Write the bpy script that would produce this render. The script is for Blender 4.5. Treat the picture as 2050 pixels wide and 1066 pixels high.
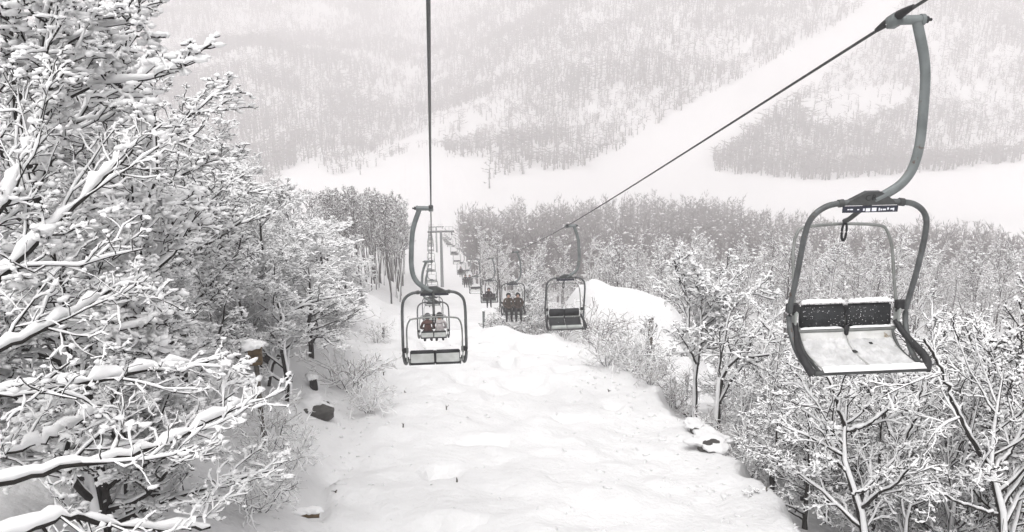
import bpy, bmesh, math, random
import numpy as np
from mathutils import Vector, Matrix

# ------------------------------------------------------------------ clear
for o in list(bpy.data.objects):
    bpy.data.objects.remove(o)
scene = bpy.context.scene
COL = scene.collection
rng = np.random.default_rng(7)
random.seed(7)

# ------------------------------------------------------------------ camera
PSI, THETA = math.radians(5.7), math.radians(17.0)
FPX, CX, CY = 1700.0, 1025.0, 533.0            # focal length and centre in photograph pixels
cF = np.array([math.sin(PSI)*math.cos(THETA), math.cos(PSI)*math.cos(THETA), -math.sin(THETA)])
cR = np.array([math.cos(PSI), -math.sin(PSI), 0.0])
cU = np.cross(cR, cF)
cam_data = bpy.data.cameras.new('camera')
cam_data.sensor_width = 36.0
cam_data.lens = FPX/2050.0*36.0
cam_data.clip_start = 0.1
cam_data.clip_end = 6000
cam = bpy.data.objects.new('camera', cam_data)
COL.objects.link(cam)
cam.rotation_euler = (math.pi/2 - THETA, 0, -PSI)
cam.location = (0, 0, 0)
scene.camera = cam

# ------------------------------------------------------------------ world, sun, exposure
SUN_EL, SUN_AZ = math.radians(66), math.radians(205)
world = bpy.data.worlds.new('World')
scene.world = world
world.use_nodes = True
wn = world.node_tree.nodes; wl = world.node_tree.links
wn.clear()
wo = wn.new('ShaderNodeOutputWorld'); bg = wn.new('ShaderNodeBackground')
sky = wn.new('ShaderNodeTexSky'); sky.sky_type = 'NISHITA'; sky.sun_disc = False
sky.sun_elevation = SUN_EL; sky.sun_rotation = SUN_AZ
sky.dust_density = 8.0; sky.ozone_density = 0.3; sky.air_density = 1.0
hsv = wn.new('ShaderNodeHueSaturation'); hsv.inputs['Saturation'].default_value = 0.10
wl.new(sky.outputs['Color'], hsv.inputs['Color'])
wl.new(hsv.outputs['Color'], bg.inputs['Color'])
bg.inputs['Strength'].default_value = 0.15
wl.new(bg.outputs['Background'], wo.inputs['Surface'])
sun_d = bpy.data.lights.new('sun', 'SUN'); sun_d.energy = 0.9; sun_d.angle = math.radians(60)
sun_d.color = (1.0, 0.975, 0.955)
sun = bpy.data.objects.new('sun', sun_d); COL.objects.link(sun)
sdir = Vector((math.sin(SUN_AZ)*math.cos(SUN_EL), math.cos(SUN_AZ)*math.cos(SUN_EL), math.sin(SUN_EL)))
sun.rotation_euler = (-sdir).to_track_quat('-Z', 'Y').to_euler()
sun.location = (0, 0, 200)
vs = scene.view_settings
vs.view_transform = 'Standard'; vs.look = 'None'; vs.gamma = 1.0; vs.use_curve_mapping = False
vs.exposure = 0.31
scene.cycles.max_bounces = 4
scene.cycles.diffuse_bounces = 2
scene.cycles.glossy_bounces = 2
scene.cycles.volume_bounces = 2
scene.cycles.use_denoising = True

HAZE_DENSITY = 0.0019

# ------------------------------------------------------------------ helpers
def ray(x, y):
    u = (x-CX)/FPX; v = (CY-y)/FPX
    return u*cR + v*cU + cF
def at(x, y, Y):
    """point seen at photograph pixel x,y standing Y metres down the lift line"""
    d = ray(x, y); return d*(Y/d[1])
def project(P):
    P = np.asarray(P, float)
    w = P@cF
    return CX + FPX*(P@cR)/w, CY - FPX*(P@cU)/w, w

def nrm(v):
    return v/np.maximum(np.linalg.norm(v, axis=-1, keepdims=True), 1e-9)

def _h(ix, iy, s):
    n = (ix.astype(np.int64)*374761393 + iy.astype(np.int64)*668265263 + s*1442695041) & 0xffffffff
    n = ((n ^ (n >> 13))*1274126177) & 0xffffffff
    return ((n ^ (n >> 16)) & 0xffff)/65535.0
def vnoise(x, y, s=0):
    x = np.asarray(x, float); y = np.asarray(y, float)
    ix = np.floor(x); iy = np.floor(y); fx = x-ix; fy = y-iy
    fx = fx*fx*(3-2*fx); fy = fy*fy*(3-2*fy)
    a = _h(ix, iy, s); b = _h(ix+1, iy, s); c = _h(ix, iy+1, s); d = _h(ix+1, iy+1, s)
    return (a*(1-fx)+b*fx)*(1-fy) + (c*(1-fx)+d*fx)*fy - 0.5

def mesh_from(name, parts, mats, smooth=True):
    """parts: list of (verts, faces, material index); faces an (n,3) or (n,4) array"""
    vs_, ls, ts, mi, off = [], [], [], [], 0
    for V, F, m in parts:
        if len(F) == 0: continue
        V = np.asarray(V, np.float32).reshape(-1, 3); F = np.asarray(F, np.int64)
        vs_.append(V); ls.append((F+off).ravel()); ts.append(np.full(len(F), F.shape[1])); mi.append(np.full(len(F), m))
        off += len(V)
    V = np.concatenate(vs_); L = np.concatenate(ls).astype(np.int32); T = np.concatenate(ts).astype(np.int32)
    me = bpy.data.meshes.new(name)
    me.vertices.add(len(V)); me.vertices.foreach_set('co', V.ravel())
    me.loops.add(len(L)); me.loops.foreach_set('vertex_index', L)
    me.polygons.add(len(T))
    st = np.zeros(len(T), np.int32); st[1:] = np.cumsum(T)[:-1]
    me.polygons.foreach_set('loop_start', st)
    try: me.polygons.foreach_set('loop_total', T)
    except Exception: pass
    me.polygons.foreach_set('material_index', np.concatenate(mi).astype(np.int32))
    me.polygons.foreach_set('use_smooth', np.full(len(T), smooth, dtype=bool))
    for m in mats: me.materials.append(m)
    me.update(calc_edges=True)
    return me
def link(name, data, parent=None, loc=None):
    o = bpy.data.objects.new(name, data); COL.objects.link(o)
    if parent is not None: o.parent = parent
    if loc is not None: o.location = loc
    return o
def tag(o, label=None, cat=None, group=None, kind=None):
    if label: o['label'] = label
    if cat: o['category'] = cat
    if group: o['group'] = group
    if kind: o['kind'] = kind
    return o
def empty(name, loc, rz=0.0):
    o = bpy.data.objects.new(name, None); COL.objects.link(o)
    o.location = loc; o.rotation_euler = (0, 0, rz); o.empty_display_size = 0.3
    return o
def copy_tree(o, parent=None):
    c = o.copy(); COL.objects.link(c); c.parent = parent
    for ch in list(o.children):
        copy_tree(ch, c)
    return c

# ------------------------------------------------------------------ materials
def mat(name, base, rough=0.6, metal=0.0, var=0.0, scale=8.0, bump=0.0, bscale=30.0, base2=None, spec=0.5, detail=6, wear=None):
    m = bpy.data.materials.new(name); m.use_nodes = True
    nt = m.node_tree; b = nt.nodes['Principled BSDF']
    b.inputs['Base Color'].default_value = (*base, 1); b.inputs['Roughness'].default_value = rough
    b.inputs['Metallic'].default_value = metal; b.inputs['Specular IOR Level'].default_value = spec
    if var > 0 or bump > 0:
        tc = nt.nodes.new('ShaderNodeTexCoord')
    if var > 0:
        n = nt.nodes.new('ShaderNodeTexNoise'); n.inputs['Scale'].default_value = scale; n.inputs['Detail'].default_value = detail
        r = nt.nodes.new('ShaderNodeValToRGB')
        b2 = base2 or tuple(c*(1-var) for c in base)
        r.color_ramp.elements[0].position = 0.35; r.color_ramp.elements[0].color = (*b2, 1)
        r.color_ramp.elements[1].position = 0.65; r.color_ramp.elements[1].color = (*base, 1)
        nt.links.new(tc.outputs['Object'], n.inputs['Vector']); nt.links.new(n.outputs['Fac'], r.inputs['Fac'])
        nt.links.new(r.outputs['Color'], b.inputs['Base Color'])
    if wear:
        wc, pos, wsc = wear
        n3 = nt.nodes.new('ShaderNodeTexNoise'); n3.inputs['Scale'].default_value = wsc; n3.inputs['Detail'].default_value = 10; n3.inputs['Roughness'].default_value = 0.7
        r3 = nt.nodes.new('ShaderNodeValToRGB'); r3.color_ramp.elements[0].position = pos; r3.color_ramp.elements[1].position = pos+0.05
        r3.color_ramp.elements[0].color = (0, 0, 0, 1); r3.color_ramp.elements[1].color = (1, 1, 1, 1)
        mx = nt.nodes.new('ShaderNodeMix'); mx.data_type = 'RGBA'; mx.inputs[7].default_value = (*wc, 1)
        src = b.inputs['Base Color'].links[0].from_socket if b.inputs['Base Color'].links else None
        if src: nt.links.new(src, mx.inputs[6])
        else: mx.inputs[6].default_value = (*base, 1)
        nt.links.new(tc.outputs['Object'], n3.inputs['Vector']); nt.links.new(n3.outputs['Fac'], r3.inputs['Fac']); nt.links.new(r3.outputs['Color'], mx.inputs[0])
        nt.links.new(mx.outputs[2], b.inputs['Base Color'])
    if bump > 0:
        n2 = nt.nodes.new('ShaderNodeTexNoise'); n2.inputs['Scale'].default_value = bscale; n2.inputs['Detail'].default_value = 8
        bp = nt.nodes.new('ShaderNodeBump'); bp.inputs['Strength'].default_value = bump; bp.inputs['Distance'].default_value = 0.05
        nt.links.new(tc.outputs['Object'], n2.inputs['Vector']); nt.links.new(n2.outputs['Fac'], bp.inputs['Height'])
        nt.links.new(bp.outputs['Normal'], b.inputs['Normal'])
    return m
M = {}
M['snow'] = mat('snow', (0.69, 0.69, 0.695), 0.75, var=0.07, scale=1.2, bump=1.0, bscale=6.0, spec=0.2)
M['seat_snow'] = mat('seat_snow', (0.60, 0.60, 0.605), 0.8, var=0.25, scale=9, bump=0.4, bscale=25, spec=0.15)
M['tree_snow'] = mat('tree_snow', (0.82, 0.82, 0.825), 0.8, spec=0.15)
M['bark'] = mat('bark', (0.024, 0.021, 0.019), 0.9, var=0.6, scale=6, spec=0.2)
M['twig'] = mat('twig', (0.016, 0.0135, 0.0125), 0.9, spec=0.15)
M['red_twig'] = mat('red_twig', (0.085, 0.052, 0.046), 0.9, spec=0.15)
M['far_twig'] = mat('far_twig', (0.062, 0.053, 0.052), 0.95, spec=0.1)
M['galv'] = mat('galvanised_steel', (0.185, 0.205, 0.205), 0.55, 0.2, var=0.3, scale=5, bump=0.1, bscale=60, base2=(0.12, 0.135, 0.137), wear=((0.09, 0.06, 0.045), 0.62, 9))
M['frame_steel'] = mat('frame_steel', (0.115, 0.122, 0.124), 0.5, 0.25, var=0.45, scale=7, bump=0.12, bscale=40, wear=((0.075, 0.05, 0.038), 0.60, 12))
M['dark_steel'] = mat('dark_steel', (0.075, 0.078, 0.078), 0.55, 0.3, var=0.4, scale=9)
M['thin_steel'] = mat('thin_steel', (0.24, 0.25, 0.24), 0.5, 0.3, var=0.3, scale=7)
M['rubber'] = mat('rubber', (0.018, 0.018, 0.020), 0.7, var=0.3, scale=12, bump=0.1)
M['cushion'] = mat('cushion', (0.022, 0.024, 0.027), 0.75, var=0.35, scale=9, bump=0.25, bscale=40)
M['seat_shell'] = mat('seat_shell', (0.60, 0.60, 0.595), 0.6, var=0.35, scale=5, base2=(0.40, 0.40, 0.385), bump=0.1, wear=((0.22, 0.18, 0.13), 0.63, 6))
M['panel_grey'] = mat('panel_grey', (0.38, 0.40, 0.385), 0.6, var=0.25, scale=5, bump=0.1)
M['pale_panel'] = mat('pale_panel', (0.58, 0.60, 0.58), 0.6, var=0.25, scale=5, bump=0.1)
M['cable'] = mat('cable', (0.085, 0.087, 0.086), 0.5, 0.5, var=0.4, scale=50)
M['plate_navy'] = mat('plate_navy', (0.018, 0.02, 0.035), 0.5)
M['white_mark'] = mat('white_mark', (0.75, 0.76, 0.82), 0.5)
M['black_mark'] = mat('black_mark', (0.012, 0.012, 0.012), 0.6)
M['rock'] = mat('rock', (0.06, 0.057, 0.053), 0.9, var=0.5, scale=3, bump=0.6, bscale=8)
M['wood_brown'] = mat('wood_brown', (0.13, 0.085, 0.038), 0.85, var=0.4, scale=10, bump=0.2)
M['old_wood'] = mat('old_wood', (0.12, 0.105, 0.085), 0.9, var=0.5, scale=7, bump=0.4)
M['skin'] = mat('skin', (0.50, 0.32, 0.25), 0.6)

# ------------------------------------------------------------------ terrain
PY = np.array([-60, -20, 0, 8, 14.5, 20, 26, 31, 36.5, 39, 42, 46, 52, 80, 120, 155, 200, 300, 370, 430, 480, 520, 600, 700, 800, 900, 1000, 1300, 2500.])
PZ = np.array([6, -3.5, -7.0, -8.6, -10.0, -11.3, -12.45, -13.2, -14.25, -15.5, -17.6, -19.6, -22.0, -29.8, -41.2, -51.6, -62, -84, -95, -100, -100, -97, -80, -52, -25, 3, 28, 60, 80.])
def profile(Y):
    o = np.linspace(-1.6, 1.6, 9)
    return sum(np.interp(Y+k, PY, PZ) for k in o)/9.0
def height(X, Y):
    X = np.asarray(X, float); Y = np.asarray(Y, float)
    near = np.clip((330-Y)/120, 0, 1)
    # the crest of the snowy brow runs a little farther away on the left
    Ys = Y - np.clip((X-1.0), -6, 6)*(-0.35)*np.exp(-((Y-38)/12)**2)
    fx = 0.70+0.30*np.clip((X+20)/230, 0, 1)
    Ys = np.where(Ys > 480, 480+(Ys-480)*fx, Ys)                      # the mountain stands farther back on the left
    z = profile(Ys)
    s = np.clip(-2.6-X, 0, None)
    bank = 0.52*s*np.exp(-s/60) - 0.0*s
    bank = 4.5*(1-np.exp(-s/9.0)) + 0.10*s
    z = z + bank*near*np.clip((Y+40)/40, 0, 1)
    e = 7.55 - 0.5*np.clip((Y-24)/10, 0, 1) + 1.1*vnoise(Y*0.23, 3.3, 5) + 0.9*vnoise(Y*0.8, 1.3, 6) + 0.35*vnoise(Y*2.3, 2.3, 7)
    r = np.clip(X-e, 0, None)
    drop = 5.4*(1-np.exp(-r/10.0)) + 0.02*r + 0.75*(1-np.exp(-(r/0.35)**2))*np.clip((45-Y)/8, 0, 1)
    z = z - drop*near
    z = z + (6.6+1.2*vnoise(X*0.3, Y*0.22, 12))*np.exp(-((X-11.6)/5.0)**4 - ((Y-49)/6.0)**4)          # second snowy knoll right of the lift
    z = z + 2.2*np.exp(-((X-22)/6.0)**2 - ((Y-58)/8.0)**2)
    # the brow: rounded lobes, then a steep hidden drop on the right half
    a = 1/(1+np.exp(-np.clip((X-2.2)/0.5, -30, 30)))*np.clip((9.5-X)/2.0, 0, 1)
    z = z - 2.6*a*np.clip((Y-38.2)/3.5, 0, 1)*np.clip((75-Y)/22, 0, 1)
    z = z + 0.55*np.exp(-((X-3.2)/1.1)**2-((Y-36.4)/1.6)**2) + 0.45*np.exp(-((X-5.4)/1.0)**2-((Y-35.8)/1.6)**2) + 0.4*np.exp(-((X+1.6)/0.9)**2-((Y-37.5)/2.5)**2)
    # natural relief
    off = np.clip((np.abs(X-2.2)-5.0)/6.0, 0, 1)
    z = z + vnoise(X*0.18, Y*0.18, 1)*(0.45+1.6*off) + vnoise(X*0.5, Y*0.5, 2)*(0.28+0.5*off)
    z = z + vnoise(X*1.3, Y*1.3, 3)*(0.12+0.22*off)*np.clip((120-Y)/60, 0, 1)
    z = z + vnoise(X*2.6, Y*2.6, 4)*(0.075+0.08*off)*np.clip((60-Y)/30, 0, 1)
    # trampled hollows and wind lumps on the open slope
    lane = np.clip((7.5-X)/1.5, 0, 1)*np.clip((X+4)/1.5, 0, 1)*np.clip((42-Y)/4, 0, 1)*np.clip((Y-4)/4, 0, 1)
    rd = 1-2*np.abs(vnoise(X*0.75+0.3*Y, Y*0.55, 21))
    z = z + lane*(0.025*rd + 0.11*vnoise(X*1.5+0.4*Y, Y*1.3-0.3*X, 22) + 0.06*vnoise(X*3.3-0.5*Y, Y*3.0+0.6*X, 23) + 0.15*vnoise(X*0.7, Y*0.6+0.2*X, 26))
    pit = vnoise(X*1.05, Y*0.9, 24)+0.5*vnoise(X*0.2, Y*0.2, 25)
    z = z - lane*0.34*np.clip((pit-0.26)/0.2, 0, 1)
    far = np.clip((Y-440)/200, 0, 1)
    z = z + far*(vnoise(X/160, Y/160, 8)*55 + vnoise(X/50, Y/50, 9)*12)
    z = z + np.clip((Y-380)/80, 0, 1)*np.clip((X-150)/250, 0, 1.2)*22  # the far side stands nearer on the right
    return z
xs = np.concatenate([-np.geomspace(16, 1400, 44)[::-1], np.arange(-15.8, -4.2, 0.3), np.arange(-4.2, 9.0, 0.14), np.arange(9.0, 22.01, 0.3), np.geomspace(22.5, 1400, 44)])
ys = np.concatenate([np.arange(-60, 4, 2.0), np.arange(4, 12, 0.28), np.arange(12, 41, 0.17), np.arange(41, 62, 0.3), np.geomspace(62.3, 2400, 120)])
gx, gy = np.meshgrid(xs, ys)
gz = height(gx, gy)
V = np.stack([gx, gy, gz], -1).reshape(-1, 3)
ny, nx = gx.shape
idx = np.arange(ny*nx).reshape(ny, nx)
F = np.stack([idx[:-1, :-1], idx[:-1, 1:], idx[1:, 1:], idx[1:, :-1]], -1).reshape(-1, 4)
ground = link('ground', mesh_from('ground', [(V, F, 0)], [M['snow']]))
tag(ground, 'snow covered ski slope, valley floor and far mountainside', kind='structure')
def ground_hit(x, y, y0=9.0, y1=80.0, step=0.1):
    d = ray(x, y); Y = np.arange(y0, y1, step); P = d[None]*(Y/d[1])[:, None]
    below = np.nonzero(P[:, 2] < height(P[:, 0], P[:, 1]))[0]
    return P[below[0]] if len(below) else P[-1]
def gz_at(x, y): return float(height(np.array([x]), np.array([y]))[0])

# ------------------------------------------------------------------ tube and snow generators
def tangents(P):
    T = np.empty_like(P); T[:, 1:-1] = P[:, 2:]-P[:, :-2]; T[:, 0] = P[:, 1]-P[:, 0]; T[:, -1] = P[:, -1]-P[:, -2]
    return nrm(T)
def frames(P):
    T = tangents(P)
    mean = nrm(P[:, -1]-P[:, 0])
    ref = np.where(np.abs(mean[:, 2:3]) > 0.92, np.array([[0.0, -1.0, 0.3]]), np.array([[0.0, 0.0, 1.0]]))
    ref = nrm(ref)[:, None, :]
    S = nrm(np.cross(T, np.broadcast_to(ref, T.shape))); N = np.cross(S, T)
    return T, S, N
def ring_faces(B, K, n, closed=True):
    b = np.arange(B)[:, None, None]; k = np.arange(K-1)[None, :, None]; j = np.arange(n if closed else n-1)[None, None, :]
    j2 = (j+1) % n; base = b*K*n
    F = np.stack([base+k*n+j, base+k*n+j2, base+(k+1)*n+j2, base+(k+1)*n+j], -1)
    return F.reshape(-1, 4)
def tubes(P, R, n=4, squash=1.0):
    B, K, _ = P.shape
    T, S, N = frames(P)
    a = np.arange(n)*2*math.pi/n + 0.4
    V = P[:, :, None, :] + R[:, :, None, None]*(np.cos(a)[None, None, :, None]*S[:, :, None, :] + squash*np.sin(a)[None, None, :, None]*N[:, :, None, :])
    return V.reshape(-1, 3), ring_faces(B, K, n)
SNOWDIR = nrm(np.array([-0.34, -0.24, 1.0]))
def snow_on(P, R, wadd, hgt, rg, gaps=0.0):
    """lumpy ridge of snow lying on branches"""
    B, K, _ = P.shape
    T = tangents(P)
    up = SNOWDIR - (T@SNOWDIR)[..., None]*T
    lie = np.linalg.norm(up, axis=-1)                       # 1 on a level branch, 0 on one along the snow direction
    N = nrm(up); S = np.cross(T, N)
    lump = rg.uniform(0.45, 1.35, (B, K))
    if gaps > 0: lump = np.where(rg.random((B, K)) < gaps, 0.12, lump)
    end = np.ones(K); end[0] = 0.55; end[-1] = 0.35
    w = (R*0.75 + wadd*lump*(0.25+0.75*lie))*end
    h = hgt*lump*(0.22+0.78*lie**1.5)*end
    prof = [(-0.80, 0.0), (-0.95, 0.62), (0.05, 1.0), (0.95, 0.58), (0.80, 0.0)]
    V = np.empty((B, K, 5, 3))
    for i, (a, c) in enumerate(prof):
        jit = rg.uniform(0.8, 1.2, (B, K))
        V[:, :, i] = P + (a*w*jit)[..., None]*S + (R*(0.60+0.45*c) + c*h*jit)[..., None]*N
    return V.reshape(-1, 3), ring_faces(B, K, 5)
_t = (1+5**.5)/2
ICO_V = nrm(np.array([(-1,_t,0),(1,_t,0),(-1,-_t,0),(1,-_t,0),(0,-1,_t),(0,1,_t),(0,-1,-_t),(0,1,-_t),(_t,0,-1),(_t,0,1),(-_t,0,-1),(-_t,0,1)], float))
ICO_F = np.array([(0,11,5),(0,5,1),(0,1,7),(0,7,10),(0,10,11),(1,5,9),(5,11,4),(11,10,2),(10,7,6),(7,1,8),(3,9,4),(3,4,2),(3,2,6),(3,6,8),(3,8,9),(4,9,5),(2,4,11),(6,2,10),(8,6,7),(9,8,1)])
OCT_V = np.array([(1,0,0),(0,1,0),(-1,0,0),(0,-1,0),(0,0,1),(0,0,-0.6)], float)
OCT_F = np.array([(0,1,4),(1,2,4),(2,3,4),(3,0,4),(1,0,5),(2,1,5),(3,2,5),(0,3,5)])
def blobs(C, size, rg, flat=0.65, ico=True):
    bv, bf = (ICO_V, ICO_F) if ico else (OCT_V, OCT_F)
    n = len(C); a = rg.uniform(0, 6.28, n); c, s = np.cos(a), np.sin(a)
    sc = size[:, None]*np.stack([rg.uniform(0.9, 2.0, n), rg.uniform(0.5, 0.95, n), np.full(n, flat)*rg.uniform(0.7, 1.2, n)], -1)
    V = bv[None]*sc[:, None, :]*rg.uniform(0.55, 1.3, (n, len(bv), 1))
    x = V[..., 0]*c[:, None]-V[..., 1]*s[:, None]; y = V[..., 0]*s[:, None]+V[..., 1]*c[:, None]
    V = np.stack([x, y, V[..., 2]], -1) + C[:, None, :]
    F = bf[None]+np.arange(n)[:, None, None]*len(bv)
    return V.reshape(-1, 3), F.reshape(-1, 3)

def grow(P, R, n, rg, K=5, t=(0.25, 1.0), length=(0.5, 0.9), ang=(0.6, 1.0), flat=0.0, up=0.0, bend=0.0, wander=0.12, thin=0.6, tip=0.35, absolute=False):
    """children of every branch in P (B,K,3); returns P2, R2"""
    B, Kp, _ = P.shape
    T = tangents(P)
    plen = np.linalg.norm(np.diff(P, axis=1), axis=-1).sum(1)
    tt = t[0] + (t[1]-t[0])*((np.arange(n)+rg.uniform(0.1, 0.9, (B, n)))/n)
    f = tt*(Kp-1); i = np.clip(f.astype(int), 0, Kp-2); fr = (f-i)[..., None]
    bi = np.arange(B)[:, None]
    start = P[bi, i]*(1-fr)+P[bi, i+1]*fr
    tan = nrm(T[bi, i]*(1-fr)+T[bi, i+1]*fr)
    pr = R[bi, i]*(1-fr[..., 0])+R[bi, i+1]*fr[..., 0]
    side = np.cross(tan, np.array([0, 0, 1.0])); ln = np.linalg.norm(side, axis=-1, keepdims=True)
    side = np.where(ln < 0.15, np.array([1.0, 0, 0]), side/np.maximum(ln, 1e-6)); side = nrm(side - (side*tan).sum(-1, keepdims=True)*tan)
    nn = np.cross(side, tan)
    alt = np.where((np.arange(n)[None, :] + rg.integers(0, 2, (B, 1))) % 2 == 0, 0.0, math.pi)
    az = np.where(rg.random((B, n)) < flat, alt + rg.normal(0, 0.35, (B, n)), rg.uniform(0, 2*math.pi, (B, n)))
    a = rg.uniform(ang[0], ang[1], (B, n))
    d = np.cos(a)[..., None]*tan + np.sin(a)[..., None]*(np.cos(az)[..., None]*side + np.sin(az)[..., None]*nn)
    d[..., 2] += up
    d = nrm(d)
    L = rg.uniform(length[0], length[1], (B, n))*(1.0 if absolute else plen[:, None]) * (1.05-0.45*(tt-t[0])/(t[1]-t[0]+1e-6))
    Bn = B*n
    start = start.reshape(Bn, 3); d = d.reshape(Bn, 3); L = L.reshape(Bn); pr = pr.reshape(Bn)
    Q = np.empty((Bn, K, 3)); Q[:, 0] = start
    for k in range(1, K):
        d = d + rg.normal(0, wander, (Bn, 3)); d[:, 2] += bend; d = nrm(d)
        Q[:, k] = Q[:, k-1] + d*(L/(K-1))[:, None]
    r0 = np.maximum(pr*thin, 0.003)
    R2 = r0[:, None]*np.linspace(1, tip, K)[None, :]
    return Q, R2

def resample(pts, K):
    pts = np.asarray(pts, float)
    # catmull-rom through the points
    p = np.vstack([2*pts[0]-pts[1], pts, 2*pts[-1]-pts[-2]])
    out = []
    n = len(pts)-1
    for u in np.linspace(0, n, K):
        i = min(int(u), n-1); t = u-i
        a, b, c, d = p[i], p[i+1], p[i+2], p[i+3]
        out.append(0.5*((2*b)+(-a+c)*t+(2*a-5*b+4*c-d)*t*t+(-a+3*b-3*c+d)*t**3))
    return np.array(out)

def build_tree(rg, H=8.0, r0=0.11, limbs=11, spread=0.45, crown_from=0.28, nb=7, nt=6, ns=4, sw=0.035, sh=0.055, twig_r=0.007,
               trunk=None, extra=None, clump=0.07, nclump=0.6, fine=True, lean=(0, 0), up=0.45, limb_ang=(0.7, 1.15), limb_snow=1.0, gaps=0.08, dark=0.0, lf=1.0, tsnow=0.8, tw=0.26, ex_from=0.2, ex_nb=None, ex_len=None, ex_snow=None):
    """returns dict of mesh parts: trunk, crown, snow (verts, faces)"""
    if trunk is None:
        z = np.linspace(0, 1, 9)
        tp = np.stack([lean[0]*z*H + np.cumsum(rg.normal(0, 0.02, 9))*H*0.35, lean[1]*z*H + np.cumsum(rg.normal(0, 0.02, 9))*H*0.35, z*H*0.93], -1); tp[0] = 0
        tp[0, 2] = -0.5
    else:
        tp = resample(trunk, 9)
    TP = tp[None]; TR = (r0*np.array([1.25, 1, .92, .82, .7, .56, .42, .28, .14]))[None]
    L1, R1 = grow(TP, TR, limbs, rg, K=8, t=(crown_from, 0.98), length=(spread*0.75*H, spread*1.2*H), ang=limb_ang, up=up*0.6, bend=0.02*up, wander=0.13, thin=0.62, tip=0.3, absolute=True)
    L2, R2 = grow(L1, R1, nb, rg, K=6, t=(0.18, 1.0), length=(0.30*lf, 0.62*lf), ang=(0.5, 1.0), flat=0.55, up=0.12, bend=0.01, wander=0.15, thin=0.6, tip=0.4)
    limb_sets = [(L1, R1, sw*0.9, sh*1.35*limb_snow)]
    if extra:
        E1 = np.stack([resample(p, 30) for p, r in extra]); ER = np.stack([r*np.linspace(1, 0.35, 30) for p, r in extra])
        E1[:, 1:-1] += rg.normal(0, 0.012, E1[:, 1:-1].shape)
        el = ex_len or (0.30*lf, 0.62*lf)
        A2, B2 = grow(E1, ER, ex_nb or nb, rg, K=6, t=(ex_from, 1.0), length=el, ang=(0.5, 1.0), flat=0.55, up=0.12, bend=0.01, wander=0.15, thin=0.5, tip=0.4)
        L2 = np.concatenate([L2, A2]); R2 = np.concatenate([R2, B2])
        es = ex_snow or (sw*0.9, sh*1.35*limb_snow)
        limb_sets.append((E1, ER, es[0], es[1]))
    L3, R3 = grow(L2, R2, nt, rg, K=5, t=(0.15, 1.0), length=(0.28, 0.6), ang=(0.5, 1.05), flat=0.6, up=0.06, bend=0.0, wander=tw, thin=0.6, tip=0.5)
    R3 = np.maximum(R3, twig_r)
    dark_parts = [tubes(L2, np.maximum(R2, twig_r*1.3), 4 if fine else 3), tubes(L3, R3, 3)]
    snow_parts = [snow_on(TP, TR, 0.0, sh*0.6, rg)] + [snow_on(a, b, c, d, rg, gaps*0.5) for a, b, c, d in limb_sets] + [
                  snow_on(L2, R2, sw, sh*1.15, rg, gaps), snow_on(L3, R3, sw*0.9, sh*tsnow, rg, gaps)]
    tips = [L3[:, -1], L3[:, 2]]
    if ns > 0:
        L4, R4 = grow(L3, R3, ns, rg, K=4, t=(0.2, 1.0), length=(0.30, 0.62), ang=(0.5, 1.2), flat=0.4, up=0.05, wander=tw*1.25, thin=0.75, tip=0.7)
        R4 = np.maximum(R4, twig_r*0.75)
        dark_parts.append(tubes(L4, R4, 3)); snow_parts.append(snow_on(L4, R4, sw*0.75, sh*0.8*tsnow, rg, gaps))
        tips.append(L4[:, -1])
    C = np.concatenate(tips); keep = rg.random(len(C)) < nclump; C = C[keep]
    if len(C):
        C = C + np.array([0, 0, clump*0.35])
        snow_parts.append(blobs(C, rg.uniform(0.4, 1.35, len(C))*clump, rg, 0.72, fine))
        if dark > 0:      # dark leaf-like blobs, added to stand in for shade under the clumps
            D = C[rg.random(len(C)) < dark] - np.array([0, 0, clump*0.75])
            dark_parts.append(blobs(D, rg.uniform(0.5, 1.0, len(D))*clump*0.8, rg, 0.35, False))
    trunk_parts = [tubes(TP, TR, 8)] + [tubes(a, b, 6 if fine else 4) for a, b, c, d in limb_sets]
    return trunk_parts, dark_parts, snow_parts
def tree_meshes(name, rg, twig='twig', **kw):
    t, d, s = build_tree(rg, **kw)
    return (mesh_from(name+'_trunk', [(v, f, 0) for v, f in t], [M['bark']]),
            mesh_from(name+'_crown', [(v, f, 0) for v, f in d], [M[twig]]),
            mesh_from(name+'_snow', [(v, f, 0) for v, f in s], [M['tree_snow']]))
def plant(name, meshes, loc, label, cat='tree', group=None, rz=0.0, scale=1.0, kinds=('trunk', 'crown', 'snow_cover')):
    e = empty(name, loc, rz); e.scale = (scale,)*3 if np.isscalar(scale) else scale
    tag(e, label, cat, group)
    for n, m in zip(kinds, meshes):
        link(n, m, e)
    return e

# ------------------------------------------------------------------ the lift: cable curves
CL = np.array([(-30, 13.5), (0, 2.0), (16, -3.78), (31, -9.25), (48, -14.9), (65, -20.0), (82, -24.8), (100, -29.4), (120, -34.0), (140, -38.2), (155, -40.6), (200, -52), (270, -69), (340, -82.5), (430, -93)])
CRt = np.array([(-30, 14.2), (0, 2.6), (7.37, -0.11), (24.45, -6.3), (39.8, -11.5), (57, -16.9), (75, -22.3), (92, -27.0), (110, -31.5), (130, -35.9), (145, -38.8), (155, -40.6), (200, -52), (270, -69), (340, -82.5), (430, -93)])
XL, XR = 0.03, 4.1
def cable_z(tab, Y): return float(np.interp(Y, tab[:, 0], tab[:, 1]))
def make_cable(tab, X, label):
    pts = np.stack([np.full(len(tab), X), tab[:, 0], tab[:, 1]], -1)
    P = resample(pts, 140)[None]
    V, F = tubes(P, np.full(P.shape[:2], 0.0145), 8)
    return tag(link('haul_cable', mesh_from('haul_cable', [(V, F, 0)], [M['cable']])), label, 'cable', 'haul cables of the chairlift')
make_cable(CL, XL, 'dark steel haul cable running straight down over the chairs that face away')
make_cable(CRt, XR, 'dark steel haul cable slanting down from the upper right corner of the picture')

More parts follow.
